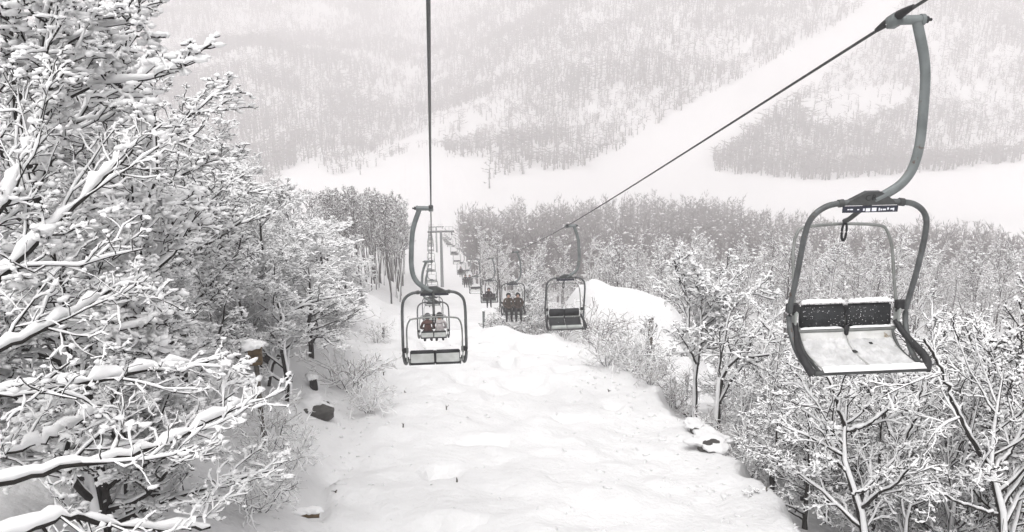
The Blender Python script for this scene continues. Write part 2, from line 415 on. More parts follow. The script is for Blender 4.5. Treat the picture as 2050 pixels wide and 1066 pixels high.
# ------------------------------------------------------------------ chairs
def tube_path(pts, r, K=24, n=10, squash=1.0, cap=True):
    P = resample(pts, K)[None]; R = np.full((1, K), r) if np.isscalar(r) else np.interp(np.linspace(0, 1, K), np.linspace(0, 1, len(r)), r)[None]
    V, F = tubes(P, R, n, squash)
    parts = [(V, F, 0)]
    if cap:
        for k, rev in ((0, True), (K-1, False)):
            c = len(V); V = np.vstack([V, P[:, k]])
            ring = np.arange(n)+k*n
            f = np.stack([np.full(n, c), ring, np.roll(ring, -1)], -1)
            parts.append((V, f if not rev else f[:, ::-1], 0))
        parts = [(V, F, 0), (V, parts[1][1], 0), (V, parts[2][1], 0)]
    return parts
def box(c, s, rot=None, bev=0.006):
    bm = bmesh.new(); bmesh.ops.create_cube(bm, size=1.0)
    for v in bm.verts: v.co = Vector((v.co.x*s[0], v.co.y*s[1], v.co.z*s[2]))
    if bev: bmesh.ops.bevel(bm, geom=bm.edges[:], offset=min(bev, min(s)*0.4), segments=2, affect='EDGES')
    if rot: bmesh.ops.rotate(bm, verts=bm.verts, matrix=Matrix.Rotation(rot[1], 3, rot[0]))
    for v in bm.verts: v.co += Vector(c)
    bmesh.ops.triangulate(bm, faces=bm.faces)
    V = np.array([v.co[:] for v in bm.verts]); F = np.array([[v.index for v in f.verts] for f in bm.faces])
    bm.free(); return [(V, F, 0)]
def prism(poly, y0, y1):
    """outline in x,z extruded along y"""
    n = len(poly); V = np.array([(x, y0, z) for x, z in poly]+[(x, y1, z) for x, z in poly])
    tris = [(0, i+1, i) for i in range(1, n-1)]+[(n, n+i, n+i+1) for i in range(1, n-1)]
    quads = [(i, (i+1) % n, n+(i+1) % n, n+i) for i in range(n)]
    return [(V, np.array(tris), 0), (V, np.array(quads), 0)]
def sheet(prof, x0, x1, th, nx=9, wob=0.0, rg=None):
    """a curved slab: profile of (y,z) swept from x0 to x1, thickness th upward"""
    P = resample([(0, a, b) for a, b in prof], 12)[:, 1:]
    T = nrm(np.gradient(P, axis=0)); N = np.stack([-T[:, 1], T[:, 0]], -1); N[N[:, 1] < 0] *= -1
    X = np.linspace(x0, x1, nx)
    top = P[None]+N[None]*(th*(1 if rg is None else 1)); V = []
    for side in (0, 1):
        for x in X:
            for k in range(12):
                h = th*side
                if side and rg is not None:
                    ii = int(round((x-x0)/(x1-x0)*(nx-1)))
                    h *= rg.uniform(1-wob, 1+wob)*min(1.0, 0.08+0.45*min(ii, nx-1-ii))*min(1.0, 0.15+0.5*min(k, 11-k))
                y, z = P[k]+N[k]*h; V.append((x, y, z))
    V = np.array(V); g = np.arange(nx*12).reshape(nx, 12); o = nx*12
    q = []
    for i in range(nx-1):
        for k in range(11):
            q.append((g[i, k], g[i, k+1], g[i+1, k+1], g[i+1, k])); q.append((o+g[i, k], o+g[i+1, k], o+g[i+1, k+1], o+g[i, k+1]))
    for k in range(11):
        q.append((g[0, k], o+g[0, k], o+g[0, k+1], g[0, k+1])); q.append((g[-1, k], g[-1, k+1], o+g[-1, k+1], o+g[-1, k]))
    for i in range(nx-1):
        q.append((g[i, 0], g[i+1, 0], o+g[i+1, 0], o+g[i, 0])); q.append((g[i, -1], o+g[i, -1], o+g[i+1, -1], g[i+1, -1]))
    return [(V, np.array(q), 0)]
def text_part(txt, size, mtl, parent, name, loc, rot, ext=0.002):
    c = bpy.data.curves.new('lettering', 'FONT'); c.body = txt; c.size = size; c.extrude = ext; c.align_x = 'CENTER'; c.align_y = 'CENTER'
    tmp = bpy.data.objects.new('tmp', c); COL.objects.link(tmp)
    dg = bpy.context.evaluated_depsgraph_get(); me = bpy.data.meshes.new_from_object(tmp.evaluated_get(dg))
    bpy.data.objects.remove(tmp); bpy.data.curves.remove(c)
    me.materials.clear(); me.materials.append(M[mtl])
    o = link(name, me, parent, loc); o.rotation_euler = rot
    return o

# chair space: origin at the grip on the cable, +y the way the riders face, -x the outside of the lift
ARM = [(-0.20, 0, 0.015), (-0.235, 0, -0.08), (-0.315, 0, -0.30), (-0.36, 0, -0.50), (-0.385, 0, -0.80), (-0.395, 0, -1.10), (-0.36, 0, -1.32), (-0.275, 0, -1.46), (-0.15, 0, -1.55), (-0.02, 0, -1.615)]
def leg_path(s):
    return [(s*0.0, 0, -1.63), (s*0.25, 0, -1.635), (s*0.43, 0, -1.665), (s*0.555, -0.01, -1.77), (s*0.598, -0.03, -1.95), (s*0.605, -0.09, -2.35), (s*0.605, -0.17, -2.72), (s*0.60, -0.15, -2.90), (s*0.585, -0.02, -3.07), (s*0.565, 0.17, -3.17), (s*0.555, 0.36, -3.17)]
def P3(parts): return [(np.asarray(v, float), f, m) for v, f, m in parts]
def chair_parts(snowy):
    """list of (name, parts, material, parent name, smooth, label)"""
    rg = np.random.default_rng(11 if snowy else 12)
    L = []
    # grip: jaws along the cable, hub and spindle
    sl = 0.36
    def along(y): return (0, y, 0)
    L.append(('cable_grip', box((0, 0, -0.01), (0.085, 0.15, 0.10)) + tube_path([(0.0, 0, -0.01), (-0.10, 0, -0.005), (-0.24, 0, 0.0)], 0.042, 8, 10) +
              tube_path([(-0.24, 0, 0.0), (-0.275, 0, 0)], 0.05, 3, 10), 'galv', None, True, None))
    for s in (-1, 1):
        L.append(('grip_jaw', tube_path([(0, s*0.06, 0.012), (0, s*0.16, 0.012), (0, s*0.30, 0.006)], [0.042, 0.034, 0.021], 8, 8), 'rubber', 'cable_grip', True, None))
    L.append(('bolt', tube_path([(-0.27, 0, 0.0), (-0.31, 0, 0.0)], 0.032, 3, 6) + tube_path([(-0.31, 0, 0.0), (-0.345, 0, 0.0)], 0.014, 3, 6), 'rubber', 'cable_grip', False, None))
    L.append(('hanger_arm', tube_path(ARM, 0.047, 40, 12, 0.8), 'galv', None, True, None))
    # frame, one bent tube
    path = leg_path(-1)[::-1] + leg_path(1)[1:]
    L.append(('frame', tube_path(path, 0.0285, 90, 10), 'frame_steel', None, True, None))
    L.append(('gusset_plate', prism([(-0.23, -1.655), (-0.20, -1.61), (-0.07, -1.53), (0.06, -1.53), (0.22, -1.61), (0.25, -1.655)], -0.03, 0.034), 'dark_steel', None, False, None))
    L.append(('number_plate', box((0.02, 0.032, -1.692), (0.54, 0.012, 0.062), None, 0.003), 'plate_navy', None, False, None))
    # stop arm with rubber loop for the raised safety bar
    L.append(('stop_arm', tube_path([(0.0, -0.02, -1.66), (0.0, -0.16, -1.74), (0.0, -0.36, -1.88), (0.0, -0.46, -1.93)], 0.024, 12, 8), 'dark_steel', None, True, None))
    loop = [(0.0+0.024*math.sin(a), -0.44, -2.03 + (0.095*math.cos(a))) for a in np.linspace(0, 2*math.pi, 17)]
    L.append(('rubber_loop', tube_path(loop, 0.013, 30, 6, cap=False), 'rubber', 'stop_arm', True, None))
    # raised safety bar
    sb = [(-0.53, -0.23, -2.76), (-0.525, -0.31, -2.55), (-0.515, -0.42, -2.22), (-0.47, -0.475, -2.05), (-0.38, -0.49, -1.99), (0, -0.49, -1.965), (0.38, -0.49, -1.99), (0.47, -0.475, -2.05), (0.515, -0.42, -2.22), (0.525, -0.31, -2.55), (0.53, -0.23, -2.76)]
    L.append(('safety_bar', tube_path(sb, 0.016, 70, 8), 'thin_steel', None, True, None))
    for s in (-1, 1):
        L.append(('pivot_block', box((s*0.565, -0.20, -2.735), (0.12, 0.07, 0.085)) , 'rubber', None, False, None))
        L.append(('side_plate', box((s*0.535, -0.205, -2.86), (0.022, 0.10, 0.20)), 'panel_grey', None, False, None))
        g = [(s*0.525, -0.20, -2.90), (s*0.545, -0.10, -2.975), (s*0.585, 0.06, -3.05), (s*0.60, 0.20, -3.09), (s*0.595, 0.31, -3.14), (s*0.56, 0.365, -3.20)]
        L.append(('arm_rest', tube_path(g, [0.030, 0.031, 0.034, 0.037, 0.040, 0.040], 20, 9), 'rubber', None, True, None))
        g2 = [(s*0.49, -0.19, -2.98), (s*0.49, -0.10, -3.07), (s*0.49, 0.05, -3.14), (s*0.50, 0.36, -3.17)]
        L.append(('seat_bracket', tube_path(g2, 0.017, 14, 7), 'dark_steel', None, True, None))
    for s in (-1, 1):
        for by, bz in ((-0.205, -2.80), (-0.205, -2.92)):
            L.append(('bolt', tube_path([(s*0.515, by, bz), (s*0.558, by, bz)], 0.014, 3, 6), 'dark_steel', 'side_plate', False, None))
        L.append(('clamp', tube_path([(s*0.27, 0.0, -1.636), (s*0.32, 0.0, -1.642)], 0.038, 3, 10), 'dark_steel', 'frame', True, None))
    for s in (-1, 1):
        rec = box((s*0.243, -0.225, -2.84), (0.468, 0.045, 0.235), (Vector((1, 0, 0)), 0.20), 0.018)
        L.append(('backrest_cushion', rec, 'cushion', None, True, None))
        bk = box((s*0.243, -0.263, -2.885), (0.44, 0.018, 0.20), (Vector((1, 0, 0)), 0.20), 0.006)
        L.append(('back_panel', bk, 'pale_panel', None, False, None))
    L.append(('seat_rail', tube_path([(-0.52, -0.185, -2.975), (0, -0.185, -2.98), (0.52, -0.185, -2.975)], 0.022, 8, 8), 'thin_steel', None, True, None))
    L.append(('seat_rail', tube_path([(-0.55, 0.365, -3.185), (0, 0.365, -3.185), (0.55, 0.365, -3.185)], 0.025, 8, 8), 'dark_steel', None, True, None))
    L.append(('centre_stay', box((0, -0.175, -2.98), (0.045, 0.05, 0.10)) + tube_path([(0, -0.23, -2.74), (0, -0.26, -2.90), (0, -0.18, -3.02)], 0.018, 8, 6), 'rubber', None, True, None))
    for s in (-1, 1):
        L.append(('seat_pan', sheet([(-0.185, -2.995), (-0.13, -3.075), (0.0, -3.13), (0.18, -3.15), (0.355, -3.155)], s*0.006, s*0.475, 0.016), 'seat_shell' if snowy else 'cushion', None, True, None))
        if not snowy:
            L.append(('seat_edge', tube_path([(s*0.012, 0.335, -3.12), (s*0.24, 0.335, -3.118), (s*0.47, 0.335, -3.12)], 0.058, 8, 12), 'panel_grey', None, True, None))
    L.append(('drain_hole', box((0.0, 0.04, -3.115), (0.05, 0.055, 0.006)), 'black_mark', 'seat_pan', False, None))
    L.append(('drain_hole', box((-0.22, -0.07, -3.083), (0.034, 0.03, 0.006), (Vector((1, 0, 0)), -0.35), 0.002), 'black_mark', 'seat_pan', False, None))
    if snowy:
        sn = []
        for s in (-1, 1):
            sn += sheet([(-0.255, -2.705), (-0.235, -2.690), (-0.20, -2.695)], s*0.02, s*0.468, 0.022, 22, 0.55, rg)
        L.append(('snow_cover', sn, 'tree_snow', 'backrest_cushion', True, 'thin snow lying along the top of the backrest'))
        sn = sheet([(0.335, -3.135), (0.365, -3.150), (0.40, -3.165)], -0.54, 0.47, 0.020, 40, 0.5, rg)
        L.append(('snow_cover', sn, 'tree_snow', 'seat_rail', True, None))
        sn = sheet([(-0.15, -3.040), (-0.09, -3.078), (0.0, -3.113), (0.18, -3.133), (0.345, -3.138)], 0.012, 0.468, 0.006, 26, 2.6, rg)
        sn += sheet([(-0.13, -3.055), (-0.07, -3.088), (0.0, -3.113), (0.18, -3.133), (0.345, -3.138)], -0.468, -0.012, 0.006, 26, 2.6, rg)
        L.append(('snow_cover', sn, 'seat_snow', 'seat_pan', True, None))
        sn = sheet([(-0.205, -2.955), (-0.185, -2.952), (-0.165, -2.955)], -0.47, -0.04, 0.012, 20, 0.5, rg) + sheet([(-0.205, -2.955), (-0.185, -2.952), (-0.165, -2.955)], 0.04, 0.47, 0.012, 20, 0.5, rg)
        L.append(('snow_cover', sn, 'tree_snow', 'seat_rail', True, None))
        # flakes stuck on the dark cushions
        n = 130
        C = np.stack([rg.uniform(-0.45, 0.45, n), np.zeros(n), rg.uniform(-2.94, -2.74, n)], -1); C = C[np.abs(C[:, 0]) > 0.02]
        C[:, 1] = -0.203 - (C[:, 2]+2.84)*0.20
        v, f = blobs(C, rg.uniform(0.003, 0.0075, len(C)), rg, 0.7, False)
        L.append(('snow_flakes', [(v, f, 0)], 'tree_snow', 'backrest_cushion', True, None))
    return L
MERGE_CACHE = {}
def build_chair(snowy, letters=False):
    root = empty('chairlift_chair', (0, 0, 0))
    made = {}
    for name, parts, mt, par, sm, lab in chair_parts(snowy):
        p = made.get(par, root) if par else root
        o = link(name, mesh_from(name, P3(parts), [M[mt]], sm), p)
        if lab: o['label'] = lab
        if name in ('snow_flakes',): o['kind'] = 'stuff'
        if name not in made: made[name] = o
    if letters:
        text_part('C', 0.075, 'black_mark', made['gusset_plate'], 'lettering', (0.055, 0.0365, -1.588), (math.pi/2, 0, math.pi))
        text_part('R', 0.080, 'black_mark', made['gusset_plate'], 'lettering', (-0.005, 0.0365, -1.585), (math.pi/2, 0, math.pi))
        # worn white lettering on the dark strip, too faded to read
        rg = np.random.default_rng(5); parts = []
        def mark(x, z, w, h): parts.extend(box((x, 0.0395, z), (w, 0.002, h), None, 0))
        for x, w, h in ((0.235, .02, .010), (0.205, .026, .012), (0.14, .018, .010), (0.085, .016, .022), (0.045, .042, .030), (-0.015, .044, .032), (-0.065, .012, .026), (-0.085, .014, .016), (-0.115, .030, .014), (-0.15, .016, .020), (-0.19, .032, .014), (-0.205, .012, .026)):
            mark(x, -1.694 + rg.uniform(-.004, .004), w, h)
        link('lettering', mesh_from('lettering', P3(parts), [M['white_mark']], False), made['number_plate'])
    return root
def simple_chair(snowy):
    if snowy in MERGE_CACHE: return MERGE_CACHE[snowy]
    names = ['pale_panel', 'galv', 'frame_steel', 'dark_steel', 'rubber', 'cushion', 'panel_grey', 'seat_shell', 'thin_steel', 'plate_navy', 'tree_snow', 'seat_snow', 'black_mark']
    parts = []
    for name, ps, mt, par, sm, lab in chair_parts(snowy):
        if name in ('snow_flakes', 'drain_hole', 'bolt', 'rubber_loop'): continue
        parts += [(v, f, names.index(mt)) for v, f, m in P3(ps)]
    MERGE_CACHE[snowy] = mesh_from('chairlift_chair', parts, [M[n] for n in names])
    return MERGE_CACHE[snowy]
chair_snow = build_chair(True, True)
chair_bare = build_chair(False)
def align_grips(root, tab, Y, sgn):
    sl = math.atan2(cable_z(tab, Y+0.5)-cable_z(tab, Y-0.5), 1.0)*sgn
    for ch in root.children:
        if ch.name.startswith('cable_grip'): ch.rotation_euler = (sl, 0, 0)
first = {'snow': True, 'bare': True}
def place_chair(tab, X, Y, away, snowy, label, group, full=True):
    loc = (X, Y, cable_z(tab, Y)); rz = 0.0 if away else math.pi
    if full:
        src = chair_snow if snowy else chair_bare; k = 'snow' if snowy else 'bare'
        if first[k]: o = src; first[k] = False
        else: o = copy_tree(src)
        o.location = loc; o.rotation_euler = (0, 0, rz)
        align_grips(o, tab, Y, 1 if away else -1)
    else:
        o = link('chairlift_chair', simple_chair(snowy), None, loc); o.rotation_euler = (0, 0, rz)
    return tag(o, label, 'chairlift chair', group)
GU, GD = 'chairs coming up on the right hand cable', 'chairs going down on the left hand cable'
place_chair(CRt, XR, 7.37, False, True, 'large empty two seat chair with snow on its seat, nearest of all the chairs', GU)
place_chair(CRt, XR, 24.45, False, False, 'empty two seat chair with dark backrest and bare seat above the snow brow', GU)
place_chair(CRt, XR, 40.6, False, False, 'two seat chair carrying two riders side by side in brown jackets', GU)
place_chair(CRt, XR, 57.5, False, False, 'two seat chair with one hunched rider above the thin pole', GU)
place_chair(CRt, XR, 75, False, True, 'empty snowy chair between the hunched rider and the far dark riders', GU)
place_chair(CRt, XR, 92, False, False, 'small far chair coming up with two dark riders', GU)
place_chair(CRt, XR, 110, False, False, 'small far chair coming up with one dark rider', GU)
for i, Y in enumerate((128, 144, 170, 187, 204, 221, 238)):
    place_chair(CRt, XR, Y, False, i % 2 == 0, 'tiny empty chair coming up near the far pylon' if Y < 155 else 'tiny chair coming up in the haze behind the far pylon', GU, False)
place_chair(CL, XL, 15.4, True, False, 'empty two seat chair seen from behind, hanging over the snow slope', GD)
place_chair(CL, XL, 31.0, True, False, 'two seat chair seen from behind, carrying two riders', GD)
place_chair(CL, XL, 48.0, True, False, 'chair going down just past the chair with the two riders', GD)
place_chair(CL, XL, 65.0, True, False, 'small chair going down with a lone dark rider', GD)
for i, Y in enumerate((82, 100, 117, 134, 151, 170, 187, 204, 221, 238, 255, 272, 289, 306)):
    place_chair(CL, XL, Y, True, False, 'tiny chair in the far row going down beside the pylon' if Y < 156 else 'tiny chair going down in the haze behind the far pylon', GD, False)

# ------------------------------------------------------------------ pylons
def pylon(Y, label):
    b = gz_at(2.05, Y); top = 0.5*(cable_z(CL, Y)+cable_z(CRt, Y))
    r = empty('lift_pylon', (2.05, Y, b)); tag(r, label, 'pylon', 'lift pylons')
    h = top-b
    def add(n, parts, m, p=r): return link(n, mesh_from(n, P3(parts), [M[m]]), p)
    add('pole', tube_path([(0, 0, -0.5), (0, 0, h*0.5), (0, 0, h+0.3)], [0.32, 0.28, 0.22], 8, 12), 'galv')
    add('crossarm', box((0, 0, h+0.15), (5.0, 0.28, 0.30)), 'dark_steel')
    for s in (-1, 1):
        sh = empty('sheave_train', (0, 0, 0)); sh.parent = r
        link('beam', mesh_from('beam', P3(box((s*2.05-s*0.12, 0, h-0.22), (0.07, 2.4, 0.16)))
             + P3(box((s*2.05-s*0.12, 0, h-0.02), (0.09, 0.12, 0.4))), [M['dark_steel']]), sh)
        for k in range(6):
            y = -1.0+0.4*k
            link('sheave', mesh_from('sheave', P3(tube_path([(s*2.05-0.06, y, h-0.2), (s*2.05+0.06, y, h-0.2)], 0.17, 3, 14)), [M['rubber']]), sh)
    for s in (-1, 1):
        add('catwalk', box((s*1.5, -0.45, h+0.36), (1.6, 0.5, 0.05)) + [q for xx in (0.8, 1.5, 2.2) for q in box((s*xx, -0.68, h+0.8), (0.05, 0.05, 0.9))] + box((s*1.5, -0.68, h+1.22), (1.5, 0.05, 0.05)), 'galv')
    for k in range(int(h*1.5)):
        add('ladder_rung', box((0, -0.42, 0.6+k/1.6), (0.42, 0.035, 0.035), None, 0), 'galv')
pylon(155, 'tall grey tubular pylon with crossarm standing in the snow lane below the lift')
pylon(270, 'faint pylon far down the snow lane, almost lost in haze')

# ------------------------------------------------------------------ riders
def make_person(colors, seed=0, lean=0.0, arms='lap', hood=True):
    """seated figure, origin at the hips, facing +y; one continuous skinned mesh, clothing by region"""
    V, E, R = [], [], []
    def v(p, r): V.append(p); R.append(r); return len(V)-1
    def e(a, b): E.append((a, b))
    pel = v((0, 0, 0.02), 0.165)
    sp = v((0, 0.0+lean*0.3, 0.22), 0.155); e(pel, sp)
    ch = v((0, 0.02+lean*0.8, 0.42), 0.165); e(sp, ch)
    ub = v((0, 0.03+lean, 0.52), 0.11); e(ch, ub)
    nk = v((0, 0.06+lean*1.15, 0.60), 0.062); e(ub, nk)
    hd = v((0, 0.085+lean*1.3, 0.69), 0.098); e(nk, hd)
    hc = v((0, 0.08+lean*1.35, 0.79), 0.09); e(hd, hc)
    nose = v((0, 0.185+lean*1.3, 0.695), 0.018); e(hd, nose)
    for s in (-1, 1):
        sh = v((s*0.185, 0.01+lean, 0.50), 0.075); e(ub, sh)
        if arms == 'lap': el, wr = (s*0.265, 0.10+lean*0.7, 0.24), (s*0.10, 0.30, 0.16)
        else: el, wr = (s*0.29, 0.14+lean*0.7, 0.27), (s*0.33, 0.36, 0.24)
        eb = v(el, 0.062); e(sh, eb)
        wv = v(wr, 0.042); e(eb, wv)
        d = nrm(np.array(wr)-np.array(el)); pm = np.array(wr)+d*0.06
        pv = v(tuple(pm), 0.042); e(wv, pv)
        lat = nrm(np.cross(d, (0, 0, 1.0)))
        for k, (o, ln) in enumerate(((-0.033, 0.045), (-0.011, 0.058), (0.011, 0.06), (0.033, 0.05))):
            b0 = pm+d*0.035+lat*o; b1 = b0+d*ln*0.7; b2 = b1+(d*0.4+np.array([0, 0, -0.9]))*ln*0.6
            i0 = v(tuple(b0), 0.011); i1 = v(tuple(b1), 0.010); i2 = v(tuple(b2), 0.009); e(pv, i0); e(i0, i1); e(i1, i2)
        th0 = pm-lat*s*0.035; th1 = th0-lat*s*0.03+d*0.03
        i0 = v(tuple(th0), 0.013); i1 = v(tuple(th1), 0.010); e(pv, i0); e(i0, i1)
        hip = v((s*0.10, 0.04, 0.0), 0.115); e(pel, hip)
        kn = v((s*(0.12+0.02*(seed % 2)), 0.45, 0.02), 0.082); e(hip, kn)
        ca = v((s*0.125, 0.50, -0.18), 0.072); e(kn, ca)
        an = v((s*0.125, 0.50+0.05*s*(seed % 3-1), -0.42), 0.055); e(ca, an)
        to = v((s*0.14, 0.66, -0.50), 0.048); e(an, to)
    me = bpy.data.meshes.new('body'); me.from_pydata(V, E, [])
    o = bpy.data.objects.new('body_tmp', me); COL.objects.link(o)
    o.modifiers.new('skin', 'SKIN'); 
    for i, sv in enumerate(me.skin_vertices[0].data): sv.radius = (R[i], R[i]*0.85); sv.use_root = (i == 0)
    ss = o.modifiers.new('sub', 'SUBSURF'); ss.levels = 1; ss.render_levels = 1
    dg = bpy.context.evaluated_depsgraph_get()
    body = bpy.data.meshes.new_from_object(o.evaluated_get(dg)); bpy.data.objects.remove(o)
    body.materials.clear()
    for c in ('jacket', 'trousers', 'boots', 'skin'): body.materials.append(colors.get(c) or M['skin'])
    hy = 0.085+lean*1.3
    for p in body.polygons:
        c = p.center; p.use_smooth = True
        if c.z > 0.61 and abs(c.x) < 0.13: p.material_index = 3
        elif c.z < -0.36: p.material_index = 2
        elif (c.y > 0.16 and c.z < 0.125) or (c.z < 0.02): p.material_index = 1
        else: p.material_index = 0
    # hat / hood shell over the top and back of the head
    C = ICO_V; bm = bmesh.new(); bmesh.ops.create_icosphere(bm, subdivisions=3, radius=1.0)
    for q in bm.verts: q.co = Vector((q.co.x*0.125, q.co.y*0.132, q.co.z*0.135))
    dead = [q for q in bm.verts if (q.co.y > 0.055 and q.co.z < 0.045) or q.co.z < (-0.10 if hood else -0.01)]
    bmesh.ops.delete(bm, geom=dead, context='VERTS')
    for q in bm.verts: q.co += Vector((0, hy-0.012, 0.735))
    hm = bpy.data.meshes.new('hood'); bm.to_mesh(hm); bm.free(); hm.materials.append(colors['hat'])
    for p in hm.polygons: p.use_smooth = True
    # eyes and mouth
    fv = []
    for s in (-1, 1): fv += [(s*0.034, hy+0.088, 0.715)]
    vb, fb = blobs(np.array(fv), np.full(2, 0.011), np.random.default_rng(1), 1.0, False)
    eyes = mesh_from('eyes', [(vb, fb, 0)], [M['black_mark']])
    vb, fb = blobs(np.array([(0, hy+0.086, 0.648)]), np.array([0.016]), np.random.default_rng(2), 0.35, False)
    mouth = mesh_from('mouth', [(vb, fb, 0)], [mat('lips', (0.35, 0.14, 0.12), 0.6)])
    return body, hm, eyes, mouth
def cloth(n, c): return mat(n, c, 0.85, var=0.35, scale=9, bump=0.2, bscale=25)
C_BROWN = cloth('jacket_brown', (0.060, 0.042, 0.034)); C_DARK = cloth('cloth_dark', (0.022, 0.021, 0.024)); C_BLACK = cloth('cloth_black', (0.012, 0.012, 0.014))
C_MAROON = cloth('jacket_maroon', (0.085, 0.034, 0.028)); C_WHITE = cloth('jacket_white', (0.52, 0.48, 0.48)); C_PURPLE = cloth('jacket_plum', (0.050, 0.030, 0.040)); C_OLIVE = cloth('jacket_umber', (0.075, 0.055, 0.040))
def seat_person(tab, X, Y, away, sx, colors, label, lean=0.05, arms='lap', seed=0, hood=True):
    body, hood_m, eyes, mouth = make_person(colors, seed, lean, arms, hood)
    z = cable_z(tab, Y)-3.135+0.165; sgn = 1 if away else -1
    o = link('person', body, None, (X+sgn*sx, Y+sgn*(-0.015), z)); o.rotation_euler = (0, 0, 0 if away else math.pi)
    tag(o, label, 'person')
    link('hood', hood_m, o); link('eyes', eyes, o); link('mouth', mouth, o)
    return o
seat_person(CRt, XR, 40.6, False, 0.24, dict(jacket=C_OLIVE, trousers=C_BLACK, boots=C_BLACK, hat=C_DARK), 'person in brown jacket on the facing chair, at its end toward the thin pole', 0.04, 'lap', 1)
seat_person(CRt, XR, 40.6, False, -0.24, dict(jacket=C_BROWN, trousers=C_DARK, boots=C_BLACK, hat=C_DARK), 'person in dark brown jacket on the facing chair, at its end toward the forest', 0.04, 'lap', 2)
seat_person(CRt, XR, 57.5, False, 0.05, dict(jacket=C_PURPLE, trousers=C_DARK, boots=C_BLACK, hat=C_PURPLE), 'hunched person in plum jacket sitting alone above the thin pole', 0.14, 'side', 0)
seat_person(CRt, XR, 92, False, 0.24, dict(jacket=C_DARK, trousers=C_BLACK, boots=C_BLACK, hat=C_BLACK), 'small dark clothed person on the far chair for two', 0.05, 'lap', 0)['group'] = 'far pair of riders'
p2 = seat_person(CRt, XR, 92, False, -0.24, dict(jacket=C_DARK, trousers=C_BLACK, boots=C_BLACK, hat=C_BLACK), 'small dark clothed person on the far chair for two', 0.05, 'lap', 1); p2['group'] = 'far pair of riders'
seat_person(CRt, XR, 110, False, 0.1, dict(jacket=C_DARK, trousers=C_BLACK, boots=C_BLACK, hat=C_BLACK), 'tiny dark clothed person alone on the farthest occupied facing chair', 0.08, 'side', 0)
seat_person(CL, XL, 31.0, True, -0.22, dict(jacket=C_MAROON, trousers=C_BLACK, boots=C_BLACK, hat=C_DARK), 'person in maroon jacket and dark hat riding down, seen from behind', 0.02, 'lap', 1)
seat_person(CL, XL, 31.0, True, 0.24, dict(jacket=C_WHITE, trousers=C_DARK, boots=C_BLACK, hat=C_DARK), 'person in pale jacket riding down beside the maroon jacket', 0.06, 'lap', 2)
seat_person(CL, XL, 65.0, True, -0.1, dict(jacket=C_DARK, trousers=C_BLACK, boots=C_BLACK, hat=C_BLACK), 'tiny dark clothed person riding down alone, seen from behind', 0.05, 'side', 0)

# ------------------------------------------------------------------ near trees, left bank
rg = np.random.default_rng(21)
def ground_pt(x, Y): return np.array([x, Y, gz_at(x, Y)])
def pix(lst):   # (x, y, Y) photograph points to world
    return [at(*q) for q in lst]
# leaning tree with the thick snow-covered limbs in the lower left corner
tb = ground_pt(-6.6, 7.6)
trunkA = [(0, 0, -0.6), (0.25, 0.1, 1.5), (0.45, 0.4, 3.2), (0.7, 0.8, 5.0), (0.7, 1.2, 7.0)]
def rel(pts, base): return [tuple(np.asarray(p)-base) for p in pts]
ta = lambda z: np.array([np.interp(z, [0, 1.5, 3.2, 5, 7], [0, .25, .45, .7, .7]), np.interp(z, [0, 1.5, 3.2, 5, 7], [0, .1, .4, .8, 1.2]), z])
limbsA = []
for z0, pts, r in ((2.2, [(-160, 1015, 7.6), (0, 968, 7.9), (130, 935, 8.2), (250, 912, 8.5), (350, 878, 8.8), (450, 825, 9.2), (520, 790, 9.6)], 0.060),
                   (3.3, [(-150, 850, 8.3), (0, 790, 8.6), (140, 772, 8.9), (260, 750, 9.2), (380, 728, 9.6)], 0.065),
                   (2.6, [(-150, 965, 8.6), (0, 912, 8.8), (110, 875, 9.1), (220, 805, 9.5)], 0.042),
                   (1.2, [(-120, 1110, 7.2), (40, 1070, 7.4), (130, 1036, 7.7), (200, 1046, 8.0), (330, 1062, 8.4), (420, 1056, 8.8)], 0.05),
                   (4.4, [(-120, 760, 8.8), (0, 700, 9.0), (100, 655, 9.3), (190, 600, 9.6), (270, 560, 10)], 0.05),
                   (5.4, [(-120, 650, 9.4), (10, 545, 9.7), (120, 440, 10.0), (215, 350, 10.4), (265, 300, 10.8)], 0.055),
                   (5.6, [(-110, 520, 9.6), (0, 420, 9.8), (50, 330, 10.1), (95, 200, 10.5)], 0.045)):
    limbsA.append((np.vstack([ta(z0)[None], np.array(rel(pix(pts), tb))]), r))
mA = tree_meshes('leaning_tree', rg, H=7.5, r0=0.17, limbs=7, spread=0.30, crown_from=0.45, nb=11, nt=7, ns=3, sw=0.009, sh=0.032, twig_r=0.0065,
                 trunk=trunkA, extra=limbsA, clump=0.036, nclump=0.5, limb_snow=2.0, gaps=0.25, up=0.3, dark=0.15, lf=0.62, tsnow=0.9, ex_from=0.38, ex_nb=9, ex_len=(0.12, 0.32), ex_snow=(0.028, 0.110))
plant('leaning_tree', mA, tuple(tb), 'big near tree with thick snow on long dark limbs reaching in from the left edge')

